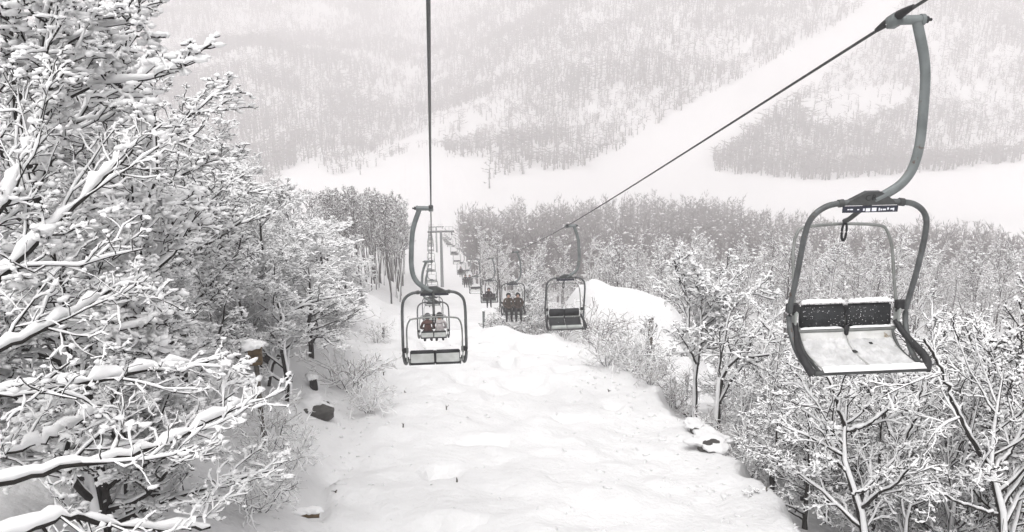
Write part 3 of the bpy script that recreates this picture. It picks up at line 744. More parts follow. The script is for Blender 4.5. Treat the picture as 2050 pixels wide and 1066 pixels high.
# tree kinds for the snowy crowns
kinds = []
for k in range(3):
    kinds.append(tree_meshes('snowy_tree', np.random.default_rng(40+k), H=8.5, r0=0.11, limbs=14, spread=0.38, crown_from=0.10, nb=8, nt=7, ns=3,
                 sw=0.019, sh=0.058, twig_r=0.0105, clump=0.050, nclump=0.75, up=0.5 if k % 2 else 0.25, gaps=0.12, dark=0.08, lf=0.8, tsnow=1.0))
gl = 'snow laden trees on the left bank'
left = [(70, -240, 13, 'snow laden tree filling the top left corner of the picture'),
        (190, -40, 17, 'tall snow laden tree whose crown leaves the top edge near the left corner'),
        (285, 85, 21.5, 'snow laden tree on the skyline just below the top left tree'),
        (365, 165, 26, 'snow laden tree with pointed crown on the left skyline, third from the top corner'),
        (455, 235, 31, 'rounded snow laden tree in the middle of the left skyline'),
        (545, 315, 37, 'snow laden tree where the left skyline dips toward the valley'),
        (630, 360, 44, 'small snow laden tree near the low end of the left skyline'),
        (690, 420, 52, 'last snow laden tree of the left skyline, beside the dark wood'),
        (60, 110, 11.5, 'dense snow laden tree behind the long diagonal limb at the left edge'),
        (210, 230, 14.5, 'snow laden tree in the second rank below the tallest crown'),
        (330, 320, 19, 'snow laden tree in the second rank above the brown box'),
        (470, 400, 24, 'snow laden tree with drooping tiers in the second rank'),
        (570, 430, 29, 'snow laden tree at the edge of the bank above the snow ledge'),
        (650, 470, 36, 'low snow laden tree overhanging the edge of the snow lane'),
        (520, 370, 26, 'snow laden tree between the second rank and the rounded skyline tree'),
        (600, 410, 33, 'snow laden tree filling the gap before the last skyline trees'),
        (560, 500, 23.5, 'spreading snow laden tree whose lowest boughs touch the bank above the stump'),
        (620, 520, 28, 'spreading snow laden tree near the broken branch'),
        (670, 450, 42, 'small snow laden tree close to the lane edge below the skyline'),
        (480, 510, 24.0, 'snow laden tree rising directly behind the brown box'),
        (700, 500, 46, 'hazy snow laden tree nearest to the dark wood'),
        (130, 520, 11.5, 'low snow laden tree under the long diagonal limb'),
        (215, 560, 13.0, 'low snow laden tree between the thick snowy limbs and the brown box'),
        (320, 600, 15.0, 'bushy snow laden tree at the left of the brown box')]
for i, (x, y, Y, lab) in enumerate(left):
    p = at(x-(48 if i < 8 else 12), y+(20 if i < 8 else 0), Y); g = gz_at(p[0], Y); h = max(p[2]-g, 3.0)
    s = h/8.5; w = min(max(s*1.15, 0.8), 1.2)
    plant('snowy_tree', kinds[i % 3], (p[0], Y, g-0.05), lab, 'tree', gl, rz=i*1.7, scale=(w, w, s))
# more of the same wood farther up the bank
for i in range(34):
    Y = rg.uniform(10, 80); X = -9.5 - rg.uniform(0, 16) - 0.05*Y
    s = rg.uniform(0.85, 1.25)
    px_, py_, _ = project((X, Y, gz_at(X, Y)+8.5*s))
    lim = np.interp(px_, [0, 270, 360, 490, 650, 720, 820], [-300, 60, 190, 290, 390, 450, 600])
    while py_ < lim and s > 0.45:
        s -= 0.05; px_, py_, _ = project((X, Y, gz_at(X, Y)+8.5*s))
    if px_ < -250: continue
    plant('snowy_tree', kinds[i % 3], (X, Y, gz_at(X, Y)-0.05), 'snow laden tree deep in the wood behind the left bank trees', 'tree', 'trees deep in the left wood', rz=i*2.3, scale=s)

# ------------------------------------------------------------------ near trees, right side
def right_tree(base, trunk, fork, label, seed, **kw):
    tb = np.array(base)
    ex = [(np.array(rel(pix(p), tb)), r) for p, r in fork]
    a = dict(H=5.5, r0=0.10, limbs=10, spread=0.40, crown_from=0.16, nb=6, nt=5, ns=3, sw=0.010, sh=0.034, twig_r=0.011, clump=0.034, nclump=0.3, gaps=0.2, up=0.55, dark=0.3, lf=0.9)
    a.update(kw)
    m = tree_meshes('forked_tree', np.random.default_rng(seed), trunk=rel(trunk, tb), extra=ex, **a)
    return plant('forked_tree', m, tuple(tb), label, 'tree', 'snow streaked trees below the right edge of the slope')
def down(p, Y=None):
    return np.array([p[0], p[1], gz_at(p[0], p[1])-0.4])
t0 = at(2010, 1120, 13.5)
right_tree(down(t0)+[0, 0, 0.4], [down(t0), t0, at(2003, 1010, 13.5), at(1985, 935, 13.6), at(1995, 830, 13.8), at(2010, 740, 14)],
           [([(1985, 940, 13.6), (1945, 880, 13.4), (1905, 800, 13.3), (1880, 730, 13.2), (1850, 680, 13)], 0.055), ([(1990, 945, 13.6), (2030, 890, 13.5), (2060, 830, 13.5), (2080, 740, 13.5)], 0.055),
            ([(1995, 1030, 13.5), (1930, 1010, 13.2), (1880, 990, 13.1), (1830, 1000, 13)], 0.035)], 'forked tree with snow packed in its V shaped fork at the lower right corner', 61)
t0 = at(1735, 1110, 13.8)
right_tree(down(t0)+[0, 0, 0.4], [down(t0), t0, at(1720, 1010, 13.9), at(1692, 930, 14.0), at(1692, 850, 14.1), at(1700, 760, 14.3)],
           [([(1692, 860, 14.1), (1672, 790, 14), (1650, 740, 14), (1630, 690, 14)], 0.045), ([(1692, 865, 14.1), (1745, 845, 13.8), (1790, 800, 13.7), (1800, 730, 13.7)], 0.045),
            ([(1700, 950, 14), (1670, 925, 13.9), (1640, 945, 13.9)], 0.035), ([(1705, 990, 13.9), (1770, 965, 13.6), (1800, 900, 13.5)], 0.035)], 'crooked thin trunked tree under the front edge of the nearest chair', 62)
t0 = at(1880, 1120, 15.5)
right_tree(down(t0)+[0, 0, 0.4], [down(t0), t0, at(1840, 1000, 15.6), at(1795, 900, 15.7), at(1770, 820, 15.9), at(1760, 740, 16)],
           [([(1795, 905, 15.7), (1830, 840, 15.5), (1845, 770, 15.4), (1860, 700, 15.4)], 0.05), ([(1850, 1020, 15.6), (1890, 950, 15.4), (1920, 900, 15.3), (1950, 800, 15.2), (1955, 690, 15.2)], 0.05)],
           'leaning snow streaked tree between the forked corner tree and the crooked one', 63)
t0 = at(1392, 812, 25)
right_tree(down(t0)+[0, 0, 0.4], [down(t0), t0, at(1392, 750, 25), at(1402, 690, 25), at(1404, 630, 25.1), at(1400, 570, 25.2)],
           [([(1396, 725, 25), (1380, 660, 24.9), (1378, 610, 24.8), (1360, 560, 24.7), (1350, 530, 24.6)], 0.05), ([(1400, 690, 25), (1435, 655, 25.1), (1437, 600, 25.2), (1440, 550, 25.3)], 0.05),
            ([(1404, 660, 25), (1450, 620, 25.2), (1500, 590, 25.3), (1550, 600, 25.4)], 0.04), ([(1405, 700, 25), (1470, 690, 25.2), (1520, 650, 25.5), (1580, 660, 25.7)], 0.04)],
           'round crowned snow frosted tree standing alone at the right edge of the slope', 64, sw=0.018, sh=0.05, clump=0.05, nclump=0.6, twig_r=0.014, r0=0.085, limbs=12, nb=8, nt=6, spread=0.36, crown_from=0.35)
t0 = at(1440, 790, 23)
right_tree(down(t0)+[0, 0, 0.4], [down(t0), t0, at(1445, 755, 23), at(1475, 715, 23), at(1520, 715, 22.8), at(1580, 700, 22.5)],
           [([(1480, 715, 23), (1540, 745, 22.7), (1600, 790, 22.4)], 0.04), ([(1450, 745, 23), (1470, 690, 23), (1490, 670, 23)], 0.035)],
           'arching low tree with sideways limbs beside the round crowned tree', 65, sw=0.017, sh=0.045, clump=0.05, twig_r=0.016, limbs=6)
# shared right-hand kinds (also used for the thicket behind the brow)
rkinds = [tree_meshes('frosted_tree', np.random.default_rng(80+k), H=6.0, r0=0.09, limbs=12, spread=0.40, crown_from=0.08, nb=7, nt=5, ns=3, lf=0.9,
                      sw=0.012, sh=0.040, twig_r=0.0135, clump=0.045, nclump=0.35, gaps=0.2, up=0.55, dark=0.4) for k in range(3)]
rt = [(1560, 620, 22), (1640, 700, 18.5), (1600, 760, 20), (1520, 700, 27), (1690, 740, 17), (1480, 640, 31), (1620, 640, 25),
      (1920, 650, 18), (2010, 690, 16.5), (1850, 660, 20.5), (1760, 700, 19), (2080, 640, 17), (2140, 600, 19), (1990, 640, 22),
      (1580, 720, 32), (1700, 640, 27), (1790, 760, 16), (1880, 720, 17), (1960, 700, 15), (1640, 800, 16.5), (1730, 800, 18), (1850, 800, 14.5), (2060, 760, 14.5), (1560, 800, 18.5), (1500, 780, 22), (1540, 690, 24.5), (1450, 700, 28.5), (1600, 690, 28), (1215, 640, 40), (1300, 640, 38), (1240, 665, 37), (1900, 690, 24), (2050, 660, 26), (1780, 660, 30)]
for i, (x, y, Y) in enumerate(rt):
    p = at(x, y+(38 if x > 1450 else 12), Y); g = gz_at(p[0], Y); h = max(p[2]-g, 2.5); s = h/6.0
    w = min(max(s, 0.75), 1.2)
    plant('frosted_tree', rkinds[i % 3], (p[0], Y, g-0.05), 'snow frosted tree in the thicket below the right edge of the slope', 'tree', 'frosted trees in the right thicket', rz=i*2.1, scale=(w, w, s))

# ------------------------------------------------------------------ shrubs
def shrub_meshes(seed, H=1.6, stems=9, twig='red_twig'):
    r = np.random.default_rng(seed)
    base = np.zeros((stems, 5, 3)); a = r.uniform(0, 6.28, stems)
    for k in range(5):
        t = k/4
        base[:, k] = np.stack([np.cos(a)*t*H*r.uniform(0.3, 0.8, stems), np.sin(a)*t*H*r.uniform(0.3, 0.8, stems), -0.1+t*H*r.uniform(0.45, 1.0, stems)], -1)
    R = 0.014*np.linspace(1, 0.5, 5)[None]*np.ones((stems, 1))
    L2, R2 = grow(base, R, 6, r, K=5, t=(0.2, 1), length=(0.3, 0.6), ang=(0.5, 1.2), up=0.1, wander=0.28, thin=0.7, tip=0.6); R2 = np.maximum(R2, 0.007)
    L3, R3 = grow(L2, R2, 5, r, K=4, t=(0.2, 1), length=(0.35, 0.75), ang=(0.5, 1.2), up=0.05, wander=0.3, thin=0.8, tip=0.6); R3 = np.maximum(R3, 0.0055)
    s = [snow_on(base, R, 0.012, 0.03, r, 0.2), snow_on(L2, R2, 0.014, 0.028, r, 0.25), snow_on(L3, R3, 0.012, 0.022, r, 0.4)]
    return (mesh_from('shrub_stems', [(*tubes(base, R, 5), 0)], [M['bark']]), mesh_from('shrub_twigs', [(*tubes(L2, R2, 3), 0), (*tubes(L3, R3, 3), 0)], [M[twig]]),
            mesh_from('shrub_snow', [(v, f, 0) for v, f in s], [M['tree_snow']]))
sk = [shrub_meshes(100+k, twig='red_twig' if k != 1 else 'twig') for k in range(4)]
def shrub(x, y, Y, s, label, group=None, k=0, rz=0.0):
    p = at(x, y, Y)
    return plant('shrub', sk[k % 4], (p[0], Y, gz_at(p[0], Y)-0.03), label, 'shrub', group, rz, s, ('stems', 'twigs', 'snow_cover'))
shrub(700, 750, 26.5, 1.15, 'reddish bare shrub on the left bank above the snow lane', 'bare shrubs on the left bank', 0)
shrub(735, 790, 24.5, 0.8, 'small reddish bare shrub in front of the larger one on the left bank', 'bare shrubs on the left bank', 2, 1)
shrub(640, 710, 30, 1.3, 'bare shrub beside the fallen branch on the left bank', 'bare shrubs on the left bank', 3, 2)
shrub(757, 700, 33, 0.55, 'tiny round shrub at the foot of the stake on the lane edge', 'bare shrubs on the left bank', 0, 3)
shrub(560, 930, 17.5, 0.8, 'dense dark shrub low on the left bank near the small log', 'bare shrubs on the left bank', 1, 1)
shrub(520, 980, 15.5, 0.9, 'dense dark shrub half buried at the bottom of the left bank', 'bare shrubs on the left bank', 1, 2.2)
shrub(540, 870, 19, 0.9, 'twiggy shrub between the long snowy limb and the boulder', 'bare shrubs on the left bank', 3, 0.4)
shrub(780, 620, 55, 1.6, 'hazy shrub beyond the brow on the left of the lane', 'bare shrubs on the left bank', 0, 0.4)
for i, (x, y, Y, s) in enumerate([(1215, 745, 30, 1.0), (1260, 770, 28.5, 0.9), (1300, 800, 26.5, 0.7), (1190, 690, 35, 1.3), (1240, 700, 34, 1.4), (1280, 730, 32, 1.3), (1330, 760, 29, 1.1), (1360, 780, 27, 1.0), (1450, 850, 22.5, 1.0), (1510, 880, 20.5, 1.0), (1560, 870, 21, 1.2), (1210, 650, 40, 1.6), (1260, 650, 41, 1.5)]):
    shrub(x, y, Y, s, 'bare reddish shrub in the row along the right edge of the slope', 'shrubs along the right edge of the slope', i, i*1.3)
for i in range(34):
    Y = rg.uniform(12.5, 27); X = rg.uniform(9.7, 14.0)+0.10*(Y-12)
    plant('shrub', sk[1 if i % 3 else 3], (X, Y, gz_at(X, Y)-0.03), 'snowy shrub in the undergrowth beneath the right thicket', 'shrub', 'undergrowth beneath the right thicket', i*0.9, rg.uniform(0.9, 1.6), ('stems', 'twigs', 'snow_cover'))
for i in range(40):
    Y = rg.uniform(43, 72); X = rg.uniform(4.6, 9.5)+0.02*Y
    if abs(X-XR) < 1.0 and Y < 60: X += 1.2
    if X > 7.2 and Y < 60: continue
    plant('shrub', sk[i % 4], (X, Y, gz_at(X, Y)-0.03), 'grey shrub in the brush just behind the snow brow', 'shrub', 'brush behind the snow brow', i*1.1, rg.uniform(1.1, 1.9), ('stems', 'twigs', 'snow_cover'))

for i in range(78):
    Y = rg.uniform(42.5, 64); X = rg.uniform(2.9, 9.0)+0.04*(Y-46)
    tx, ty, _ = project((X, Y, gz_at(X, Y)))
    if tx < 985 or (X > 7.0 and Y < 58): continue
    lim = np.interp(tx, [940, 1000, 1050, 1100, 1200], [640, 590, 560, 605, 625])
    top = at(tx, lim+rg.uniform(0, 60), Y)[2]; s_ = max((top-gz_at(X, Y))/6.0, 0.3)
    if abs(X-XR) < 1.4: s_ = min(s_, (cable_z(CRt, Y)-4.2-gz_at(X, Y))/6.0)
    if s_ < 0.2: continue
    plant('small_tree', rkinds[i % 3], (X, Y, gz_at(X, Y)-0.05), 'small grey tree in the thicket just behind the snow brow', 'tree', 'small trees behind the snow brow', i*1.9, (max(s_, 0.55),)*2+(s_,))
# ------------------------------------------------------------------ hazy woods below the brow (individual trees, then a mass)
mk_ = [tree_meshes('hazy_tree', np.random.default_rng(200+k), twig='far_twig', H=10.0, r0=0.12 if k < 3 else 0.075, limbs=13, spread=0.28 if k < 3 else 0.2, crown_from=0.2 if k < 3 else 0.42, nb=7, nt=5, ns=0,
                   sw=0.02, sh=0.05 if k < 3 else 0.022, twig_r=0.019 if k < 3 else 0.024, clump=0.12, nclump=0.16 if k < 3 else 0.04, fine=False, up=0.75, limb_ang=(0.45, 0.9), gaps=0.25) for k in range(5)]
n_ind = 0
# dark wood left of the lane
for i in range(95):
    Y = rg.uniform(84, 180); X = -3.4-0.022*(Y-80) - abs(rg.normal(0, 6.5))
    g = gz_at(X, Y); s_ = rg.uniform(1.1, 1.6); tx, ty, _ = project((X, Y, g+10*s_))
    lim = np.interp(tx, [600, 690, 740, 800, 820, 840], [372, 374, 380, 388, 410, 470])
    if ty < lim: s_ = max((at(tx, lim+rg.uniform(0, 25), Y)[2]-g)/10.0, 0.5)
    plant('tall_tree', mk_[3+i % 2], (X, Y, g-0.2), 'tall bare tree of the dark wood left of the snow lane', 'tree', 'dark wood left of the lane', rg.uniform(0, 6.28), s_)
nc = 9000
Yq = np.sort(76 + (rg.random(nc)**0.8)*316); Xq = 6 + rg.random(nc)*(0.66*Yq+24); gq = height(Xq, Yq); sq = rg.uniform(0.5, 1.4, nc)
px_, py_, _ = project(np.stack([Xq, Yq, gq], -1)); tx, ty, _ = project(np.stack([Xq, Yq, gq+10*sq], -1))
# keep the crowns below the white valley floor seen over the wood
lim = np.interp(px_, [860, 900, 1000, 1200, 1420, 1500, 1700, 1850, 2040, 2300], [455, 400, 385, 395, 378, 415, 450, 440, 455, 470])
lim = lim + 34*vnoise(px_/45.0, 0.5, 77) + 22*vnoise(px_/13.0, 0.5, 78)
okq = (Xq > 7.5+0.012*Yq) & (ty > lim - 8 + 55*rg.random(nc)**2) & (vnoise(Xq/22, Yq/30, 91) + 0.5*vnoise(Xq/9, Yq/9, 92) > -0.16)
placed = []; far_pts = []; parr = np.zeros((0, 2))
for X, Y, g, s_ in zip(Xq[okq], Yq[okq], gq[okq], sq[okq]):
    if len(placed) < 285:
        if len(placed) and np.min((parr[:, 0]-X)**2+(parr[:, 1]-Y)**2) < (2.7+Y*0.012)**2: continue
        placed.append((X, Y)); parr = np.array(placed)
        plant('hazy_tree', mk_[len(placed) % 3], (X, Y, g-0.2), 'bare grey tree in the hazy wood below the chairlift', 'tree', 'hazy wood below the lift', rg.uniform(0, 6.28), s_)
    else: far_pts.append((X, Y, g, s_*10))

def brush_tree_template(seed, nbr=3, wd=1.0):
    r = np.random.default_rng(seed); V, F = [], []
    def blade(a, b, w):
        a = np.array(a, float); b = np.array(b, float)
        q = nrm(np.cross(b-a, r.normal(0, 1, 3)))*w
        i = len(V); V.extend([a-q, a+q, b]); F.append((i, i+1, i+2))
    blade((0, 0, -0.05), (0, 0, 1.0), 0.02); blade((0, 0.01, -0.05), (0, 0, 1.0), 0.02)
    for k in range(nbr):
        z = r.uniform(0.15, 0.9); a = r.uniform(0, 6.28); L = r.uniform(0.14, 0.34)*(1.2-z*0.7)
        d = np.array([math.cos(a), math.sin(a), r.uniform(0.3, 1.2)])*L
        st = np.array([0, 0, z]); blade(st, st+d, 0.030*wd)
        st2 = st+d*r.uniform(0.3, 0.8); d2 = nrm(d+r.normal(0, 0.12, 3))*L*0.7; blade(st2, st2+d2, 0.026*wd)
    return np.array(V), np.array(F)
BT_FAR = [brush_tree_template(300+k) for k in range(4)]
BT_MID = [brush_tree_template(310+k, 13, 0.5) for k in range(4)]
def tree_mass(name, pts, label, BT, snow_amt=1.0, thick=1.0):
    r = np.random.default_rng(9); parts = []
    pts = np.array(pts)
    kind = r.integers(0, 4, len(pts))
    for k in range(4):
        q = pts[kind == k]
        if not len(q): continue
        bv, bf = BT[k]
        a = r.uniform(0, 6.28, len(q)); c, s = np.cos(a)[:, None], np.sin(a)[:, None]
        h = q[:, 3][:, None]
        x = (bv[None, :, 0]*c-bv[None, :, 1]*s)*h*thick; y = (bv[None, :, 0]*s+bv[None, :, 1]*c)*h*thick; z = bv[None, :, 2]*h
        V = np.stack([x+q[:, 0:1], y+q[:, 1:2], z+q[:, 2:3]], -1).reshape(-1, 3)
        F = (bf[None]+np.arange(len(q))[:, None, None]*len(bv)).reshape(-1, 3)
        parts.append((V, F, 0))
    # snow tufts held in the crowns
    n = int(len(pts)*4*snow_amt); i = r.integers(0, len(pts), n); h = pts[i, 3]
    zz = r.uniform(0.35, 0.95, n); rad = r.uniform(0, 0.24, n)*(1.2-zz*0.7); a = r.uniform(0, 6.28, n)
    C = np.stack([pts[i, 0]+np.cos(a)*rad*h, pts[i, 1]+np.sin(a)*rad*h, pts[i, 2]+zz*h], -1)
    v, f = blobs(C, r.uniform(0.02, 0.055, n)*h, r, 0.5, False); parts.append((v, f, 1))
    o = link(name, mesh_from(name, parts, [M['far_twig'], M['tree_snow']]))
    return tag(o, label, 'woodland', kind='stuff')
tree_mass('distant_wood', far_pts, 'mass of bare trees running down to the valley floor', BT_MID, 0.45)

# ------------------------------------------------------------------ forest on the opposite mountainside
def inside(px_, py_, poly):
    r = np.zeros(len(px_), bool); n = len(poly)
    for i in range(n):
        x1, y1 = poly[i]; x2, y2 = poly[(i+1) % n]
        c = ((y1 > py_) != (y2 > py_)) & (px_ < (x2-x1)*(py_-y1)/(y2-y1+1e-9)+x1); r ^= c
    return r
N = 74000
Yc = rng.uniform(440, 1300, N); Xc = rng.uniform(-0.62, 0.85, N)*Yc
zc = height(Xc, Yc)
qx, qy, qw = project(np.stack([Xc, Yc, zc], -1))
piste = [(980, 372), (1000, 352), (1170, 336), (1240, 300), (1330, 240), (1420, 190), (1520, 140), (1620, 80), (1700, 40), (1760, -20), (1830, -20), (1740, 90), (1660, 150), (1560, 225), (1480, 285), (1420, 325), (1425, 345), (1560, 356), (1800, 372), (2300, 380), (2300, 480), (980, 480)]
fields = [(560, 480), (560, 345), (640, 320), (760, 300), (860, 262), (920, 238), (1010, 244), (1012, 262), (990, 300), (975, 350), (990, 480)]
glade = [(1590, 215), (1650, 190), (1720, 180), (1800, 175), (1840, 200), (1760, 235), (1700, 240), (1640, 262)]
ok = ~inside(qx, qy, piste) & ~inside(qx, qy, fields)
ok &= ~(inside(qx, qy, glade) & (rng.random(N) < 0.85))
dens = 0.88 + 1.0*vnoise(Xc/45, Yc/45, 31) + 0.6*vnoise(Xc/14, Yc/14, 32)
ok &= rng.random(N) < np.clip(dens, 0.06, 1)
# thin wisps of wood between the fields on the left
band = inside(qx, qy, [(600, 345), (600, 290), (880, 235), (930, 235), (930, 262), (860, 290), (760, 320)])
ok |= band & (rng.random(N) < 0.5) & (vnoise(qx/60, qy/9, 41) > 0.03)
ok |= inside(qx, qy, [(980, 318), (880, 312), (900, 292), (985, 262), (990, 272)]) & (rng.random(N) < 0.35)
ok &= (qw > 0) & (Yc > 455)
pts = np.stack([Xc[ok], Yc[ok], zc[ok]-0.3, rng.uniform(4.5, 9.5, ok.sum())*(0.7+0.9*(vnoise(Xc[ok]/30, Yc[ok]/30, 55)+0.5))], -1)
print('mountain trees', len(pts))
pts = pts[:52000]
rows = [((640, 302), (830, 272)), ((700, 322), (885, 288)), ((885, 302), (1000, 262)), ((900, 318), (985, 296)), ((660, 348), (745, 330)), ((930, 285), (1000, 250)), ((650, 330), (720, 312)), ((760, 318), (800, 306))]
extra_ = []
for a_, b_ in rows:
    for t_ in np.linspace(0, 1, 16):
        if rng.random() < 0.35: continue
        q = ground_hit(a_[0]+(b_[0]-a_[0])*t_+rng.normal(0, 3), a_[1]+(b_[1]-a_[1])*t_+rng.normal(0, 2), 400, 1300, 1.0)
        for _ in range(3): extra_.append((q[0]+rng.normal(0, 3), q[1]+rng.normal(0, 4), q[2]-0.3, rng.uniform(3, 7)))
pts = np.vstack([pts, np.array(extra_)])
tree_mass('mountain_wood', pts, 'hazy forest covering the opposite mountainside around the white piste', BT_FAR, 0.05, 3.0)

# ------------------------------------------------------------------ small things on the slope
def rock_mesh(seed, s=(1, 1, 1)):
    r = np.random.default_rng(seed); bm = bmesh.new(); bmesh.ops.create_icosphere(bm, subdivisions=3, radius=1)
    for v in bm.verts:
        c = v.co; n = 0.22*math.sin(3*c.x+seed)+0.18*math.sin(4*c.y+2*seed)+0.15*math.sin(5*c.z+seed*3)
        k = 1+n*0.6; v.co = Vector((round(c.x*k*3.2)/3.2*0.25+c.x*k*0.75, c.y*k, c.z*k)); v.co = Vector((v.co.x*s[0], v.co.y*s[1], v.co.z*s[2]))
    me = bpy.data.meshes.new('rock'); bm.to_mesh(me); bm.free(); me.materials.append(M['rock']); me.materials.append(M['tree_snow'])
    return me
def snow_cap(name, parent, c, s, seed, mt='tree_snow'):
    r = np.random.default_rng(seed); bm = bmesh.new(); bmesh.ops.create_icosphere(bm, subdivisions=4, radius=1)
    for v in bm.verts:
        d = v.co.normalized()
        n = 0.16*math.sin(4*d.x+seed)+0.13*math.sin(6*d.y+seed*2)+0.09*math.sin(11*d.x+7*d.y)+0.06*math.sin(17*d.x-13*d.y+seed)
        z = d.z if d.z > -0.2 else -0.2+(d.z+0.2)*0.15
        v.co = Vector((d.x*(1+n)*s[0], d.y*(1+n)*s[1], z*(1+n)*s[2]))
    for v in bm.verts: v.co += Vector(c)
    me = bpy.data.meshes.new(name); bm.to_mesh(me); bm.free(); me.materials.append(M[mt])
    for p in me.polygons: p.use_smooth = True
    return link(name, me, parent)
def rock(x, y, Y, s, label, seed, cap=True, dz=0.0, cover=None):
    p = ground_hit(x, y); g = gz_at(p[0], p[1])
    o = link('rock', rock_mesh(seed, s), None, (p[0], p[1]+0.1, g+dz)); tag(o, label, 'rock', 'rocks showing through the snow')
    if cover: snow_cap('snow_cover', o, *cover, seed, 'snow')
    elif cap: snow_cap('snow_cover', o, (0.05, 0.10+0.35*s[1], s[2]*0.42), (s[0]*1.7, s[1]*1.9, s[2]*0.78), seed, 'snow')
    return o
rock(1425, 905, 19.5, (0.38, 0.30, 0.17), 'dark angular rock under a snow ledge at the right edge of the slope', 1, True, 0.08)
rock(1395, 868, 21.5, (0.22, 0.20, 0.13), 'smaller dark rock just above the angular rock on the right edge', 2, True, 0.05)
rock(1372, 838, 22, (0.26, 0.22, 0.13), 'flat dark rock at the top of the broken right edge', 11, True, 0.05)
rock(648, 632, 38, (0.75, 0.4, 0.26), 'long dark rock under the snow ledge on the left bank', 5, True, 0.15)
rock(672, 637, 37.5, (0.42, 0.35, 0.22), 'short dark rock beside the long one on the left bank', 6, True, 0.15)
rock(540, 735, 20.5, (0.4, 0.35, 0.42), 'black rock at the foot of the brown box on the left bank', 7, True, 0.5)
# snowy boulder on the left bank
rock(632, 830, 23.6, (0.62, 0.42, 0.27), 'long pale boulder capped with snow on the left bank of the lane', 8, True, 0.04, ((-0.16, 0.10, 0.10), (0.66, 0.50, 0.26)))
# brown box on a post
p = at(511, 712, 18.6); g = gz_at(p[0], p[1])
e = empty('marker_box', (p[0], p[1], g), 0.12); tag(e, 'brown wooden box with snow on its lid, on a post at the left bank', 'box')
zc_ = p[2]-g
def part(n, parts, m, par, sm=False): return link(n, mesh_from(n, P3(parts), [M[m]], sm), par)
part('post', tube_path([(0, 0.05, -0.3), (0, 0.05, zc_-0.2)], 0.06, 6, 8), 'old_wood', e, True)
bx = part('body', box((0, 0, zc_), (0.30, 0.24, 0.42), None, 0.015), 'wood_brown', e)
for zz in (-0.11, 0.05): part('board_gap', box((0, -0.1215, zc_+zz), (0.29, 0.004, 0.008), None, 0), 'black_mark', bx)
part('lid', box((0, 0, zc_+0.225), (0.36, 0.30, 0.03), None, 0.008), 'wood_brown', e)
snow_cap('snow_cover', e, (-0.05, 0, zc_+0.25), (0.27, 0.22, 0.12), 3)
# stump
p = at(627, 775, 25.3); g = gz_at(p[0], p[1])
e = empty('tree_stump', (p[0], p[1], g)); tag(e, 'short black tree stump poking out above the pale boulder', 'stump')
part('stem', tube_path([(0, 0, -0.2), (0.02, 0, 0.15), (-0.02, 0, 0.30)], [0.15, 0.12, 0.11], 8, 10), 'bark', e, True)
snow_cap('snow_cover', e, (-0.02, 0.03, 0.32), (0.17, 0.17, 0.11), 4)
# small log
p = at(612, 998, 16.2); g = gz_at(p[0], p[1])
e = empty('log', (p[0], p[1], g), 0.1); tag(e, 'small brown log with a snow cap low on the left bank', 'log')
part('wood', tube_path([(-0.26, 0, 0.08), (0, 0.01, 0.10), (0.26, 0, 0.08)], [0.075, 0.08, 0.07], 8, 10), 'wood_brown', e, True)
snow_cap('snow_cover', e, (0, 0.03, 0.16), (0.30, 0.12, 0.09), 5)
# fallen branch leaning out of the left bank
bp = [at(548, 722, 24.5), at(580, 690, 24.6), at(615, 665, 24.8), at(632, 648, 25)]
b0 = np.array([bp[0][0], bp[0][1], gz_at(bp[0][0], bp[0][1])])
e = empty('fallen_branch', tuple(b0)); tag(e, 'dark broken branch leaning out over the left bank beside the brown box', 'branch')
pts_ = np.array(rel([b0-[0.3, 0, 0.3]]+bp, b0)); P_ = resample(pts_, 10)[None]; R_ = np.linspace(0.07, 0.03, 10)[None]
link('wood', mesh_from('wood', [(*tubes(P_, R_, 8), 0)], [M['bark']]), e)
v_, f_ = snow_on(P_, R_, 0.03, 0.09, rg); link('snow_cover', mesh_from('snow_cover', [(v_, f_, 0)], [M['tree_snow']]), e)
# poles and stakes
def pole(x, ytop, ybot, Y, r, label, m='galv', cap=True):
    a = at(x, ytop, Y); g = gz_at(a[0], Y); b = at(x, ybot, Y)
    z0 = min(g, b[2])-0.3
    e = empty('pole', (a[0], Y, g)); tag(e, label, 'pole')
    part('shaft', tube_path([(0, 0, z0-g), (0.02, 0, (a[2]-g)*0.5), (0, 0, a[2]-g)], r, 8, 10), m, e, True)
    if cap: snow_cap('snow_cover', e, (0, 0, a[2]-g), (r*1.6, r*1.6, r*1.3), 6)
    return e
pole(968, 622, 690, 47, 0.075, 'thin grey pole standing behind the snow brow under the hunched rider')
pole(1304, 632, 690, 41.5, 0.13, 'short thick post at the foot of the second snow knoll', 'old_wood')
pole(766, 655, 690, 34, 0.05, 'dark stake at the left edge of the snow lane', 'bark')
pole(1000, 560, 600, 61, 0.04, 'slender bare sapling stake beside the two riders in brown', 'bark', False)
# dead stalks poking through the snow
st = [(807, 858, 20.5), (894, 822, 22), (811, 787, 24.2), (915, 966, 16.6), (672, 992, 16), (768, 752, 26.5), (1219, 786, 23.5), (1535, 985, 15.8)]
for i, (x, y, Y) in enumerate(st):
    q = ground_hit(x, y); r_ = np.random.default_rng(500+i); Lh = r_.uniform(0.05, 0.19)
    e = empty('dead_stalk', (q[0], q[1], gz_at(q[0], q[1])), r_.uniform(0, 6.28)); tag(e, 'short dead stalk poking out of the snow slope', 'stalk', 'dead stalks on the slope')
    part('stem', tube_path([(0, 0, -0.1), (0.01, 0, Lh*0.5), (0.04, 0.01, Lh)], [0.022, 0.018, 0.010], 6, 6), 'old_wood', e, True)
    part('twig', tube_path([(0.008, 0, Lh*0.4), (-0.05, 0.02, Lh*0.65), (-0.09, 0.02, Lh*0.75)], [0.012, 0.009, 0.006], 5, 5), 'old_wood', e, True)

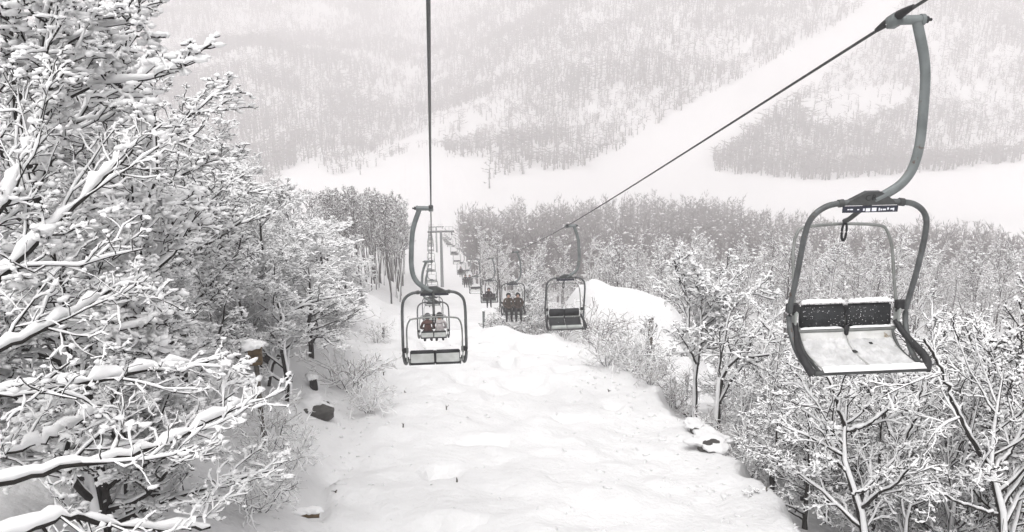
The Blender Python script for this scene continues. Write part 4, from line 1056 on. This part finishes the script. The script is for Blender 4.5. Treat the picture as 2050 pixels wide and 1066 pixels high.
# ------------------------------------------------------------------ clumps of snow fallen from the boughs
ncl = 900
side_ = rng.random(ncl)
Xk = np.where(side_ < 0.4, -3.6+1.6*rng.random(ncl), np.where(side_ < 0.75, 5.2+2.2*rng.random(ncl), rng.uniform(-2, 6, ncl))); Yk = rng.uniform(12, 38, ncl)
ck = np.stack([Xk, Yk, height(Xk, Yk)+0.01], -1)
v, f = blobs(ck, rng.uniform(0.015, 0.075, ncl)*(0.5+rng.random(ncl)**3), rng, 0.75, True)
tag(link('snow_clumps', mesh_from('snow_clumps', [(v, f, 0)], [M['snow']])), 'crumbs and clumps of snow lying on the slope', kind='stuff')
# ------------------------------------------------------------------ falling snow in the air
nf = 6000
Yf = 3.5+38*rng.random(nf)**0.7
fl = np.stack([rng.uniform(-0.62, 0.75, nf)*Yf, Yf, np.zeros(nf)], -1)
fl[:, 2] = rng.uniform(-0.72, 0.10, nf)*Yf
fl = fl[fl[:, 2] > height(fl[:, 0], fl[:, 1])+0.1]
v, f = blobs(fl, rng.uniform(0.003, 0.0065, len(fl)), rng, 0.8, False)
tag(link('falling_snow', mesh_from('falling_snow', [(v, f, 0)], [M['tree_snow']])), 'fine snowflakes drifting through the air', kind='stuff')

# ------------------------------------------------------------------ haze: one closed box of even air
zlo = float(gz.min())-1.0
bm = bmesh.new(); bmesh.ops.create_cube(bm, size=1.0)
hx, hy0, hy1, ztop = 1450, -80, 2450, max(float(gz.max()), 20.0)+4
for v in bm.verts: v.co = Vector((v.co.x*2*hx, hy0+(v.co.y+0.5)*(hy1-hy0), zlo+(v.co.z+0.5)*(ztop-zlo)))
hm = bpy.data.meshes.new('haze'); bm.to_mesh(hm); bm.free()
m = bpy.data.materials.new('haze'); m.use_nodes = True; nt = m.node_tree; nt.nodes.clear()
out = nt.nodes.new('ShaderNodeOutputMaterial'); pv = nt.nodes.new('ShaderNodeVolumePrincipled')
pv.inputs['Color'].default_value = (0.985, 0.958, 0.962, 1); pv.inputs['Density'].default_value = HAZE_DENSITY; pv.inputs['Anisotropy'].default_value = 0.15
nt.links.new(pv.outputs['Volume'], out.inputs['Volume'])
hm.materials.append(m)
hz = link('haze', hm); tag(hz, 'pale winter haze filling the valley', kind='stuff')
nt_ = sum(len(o.data.polygons) for o in scene.objects if o.type == 'MESH')
uniq = sum(sum(max(1, p.loop_total-2) for p in me.polygons) for me in bpy.data.meshes) if False else sum(len(me.loops)-2*len(me.polygons) for me in bpy.data.meshes)
print('objects', len(scene.objects), 'polys placed', nt_, 'unique tris', uniq, 'mid trees', len(placed), 'far pts', len(far_pts))
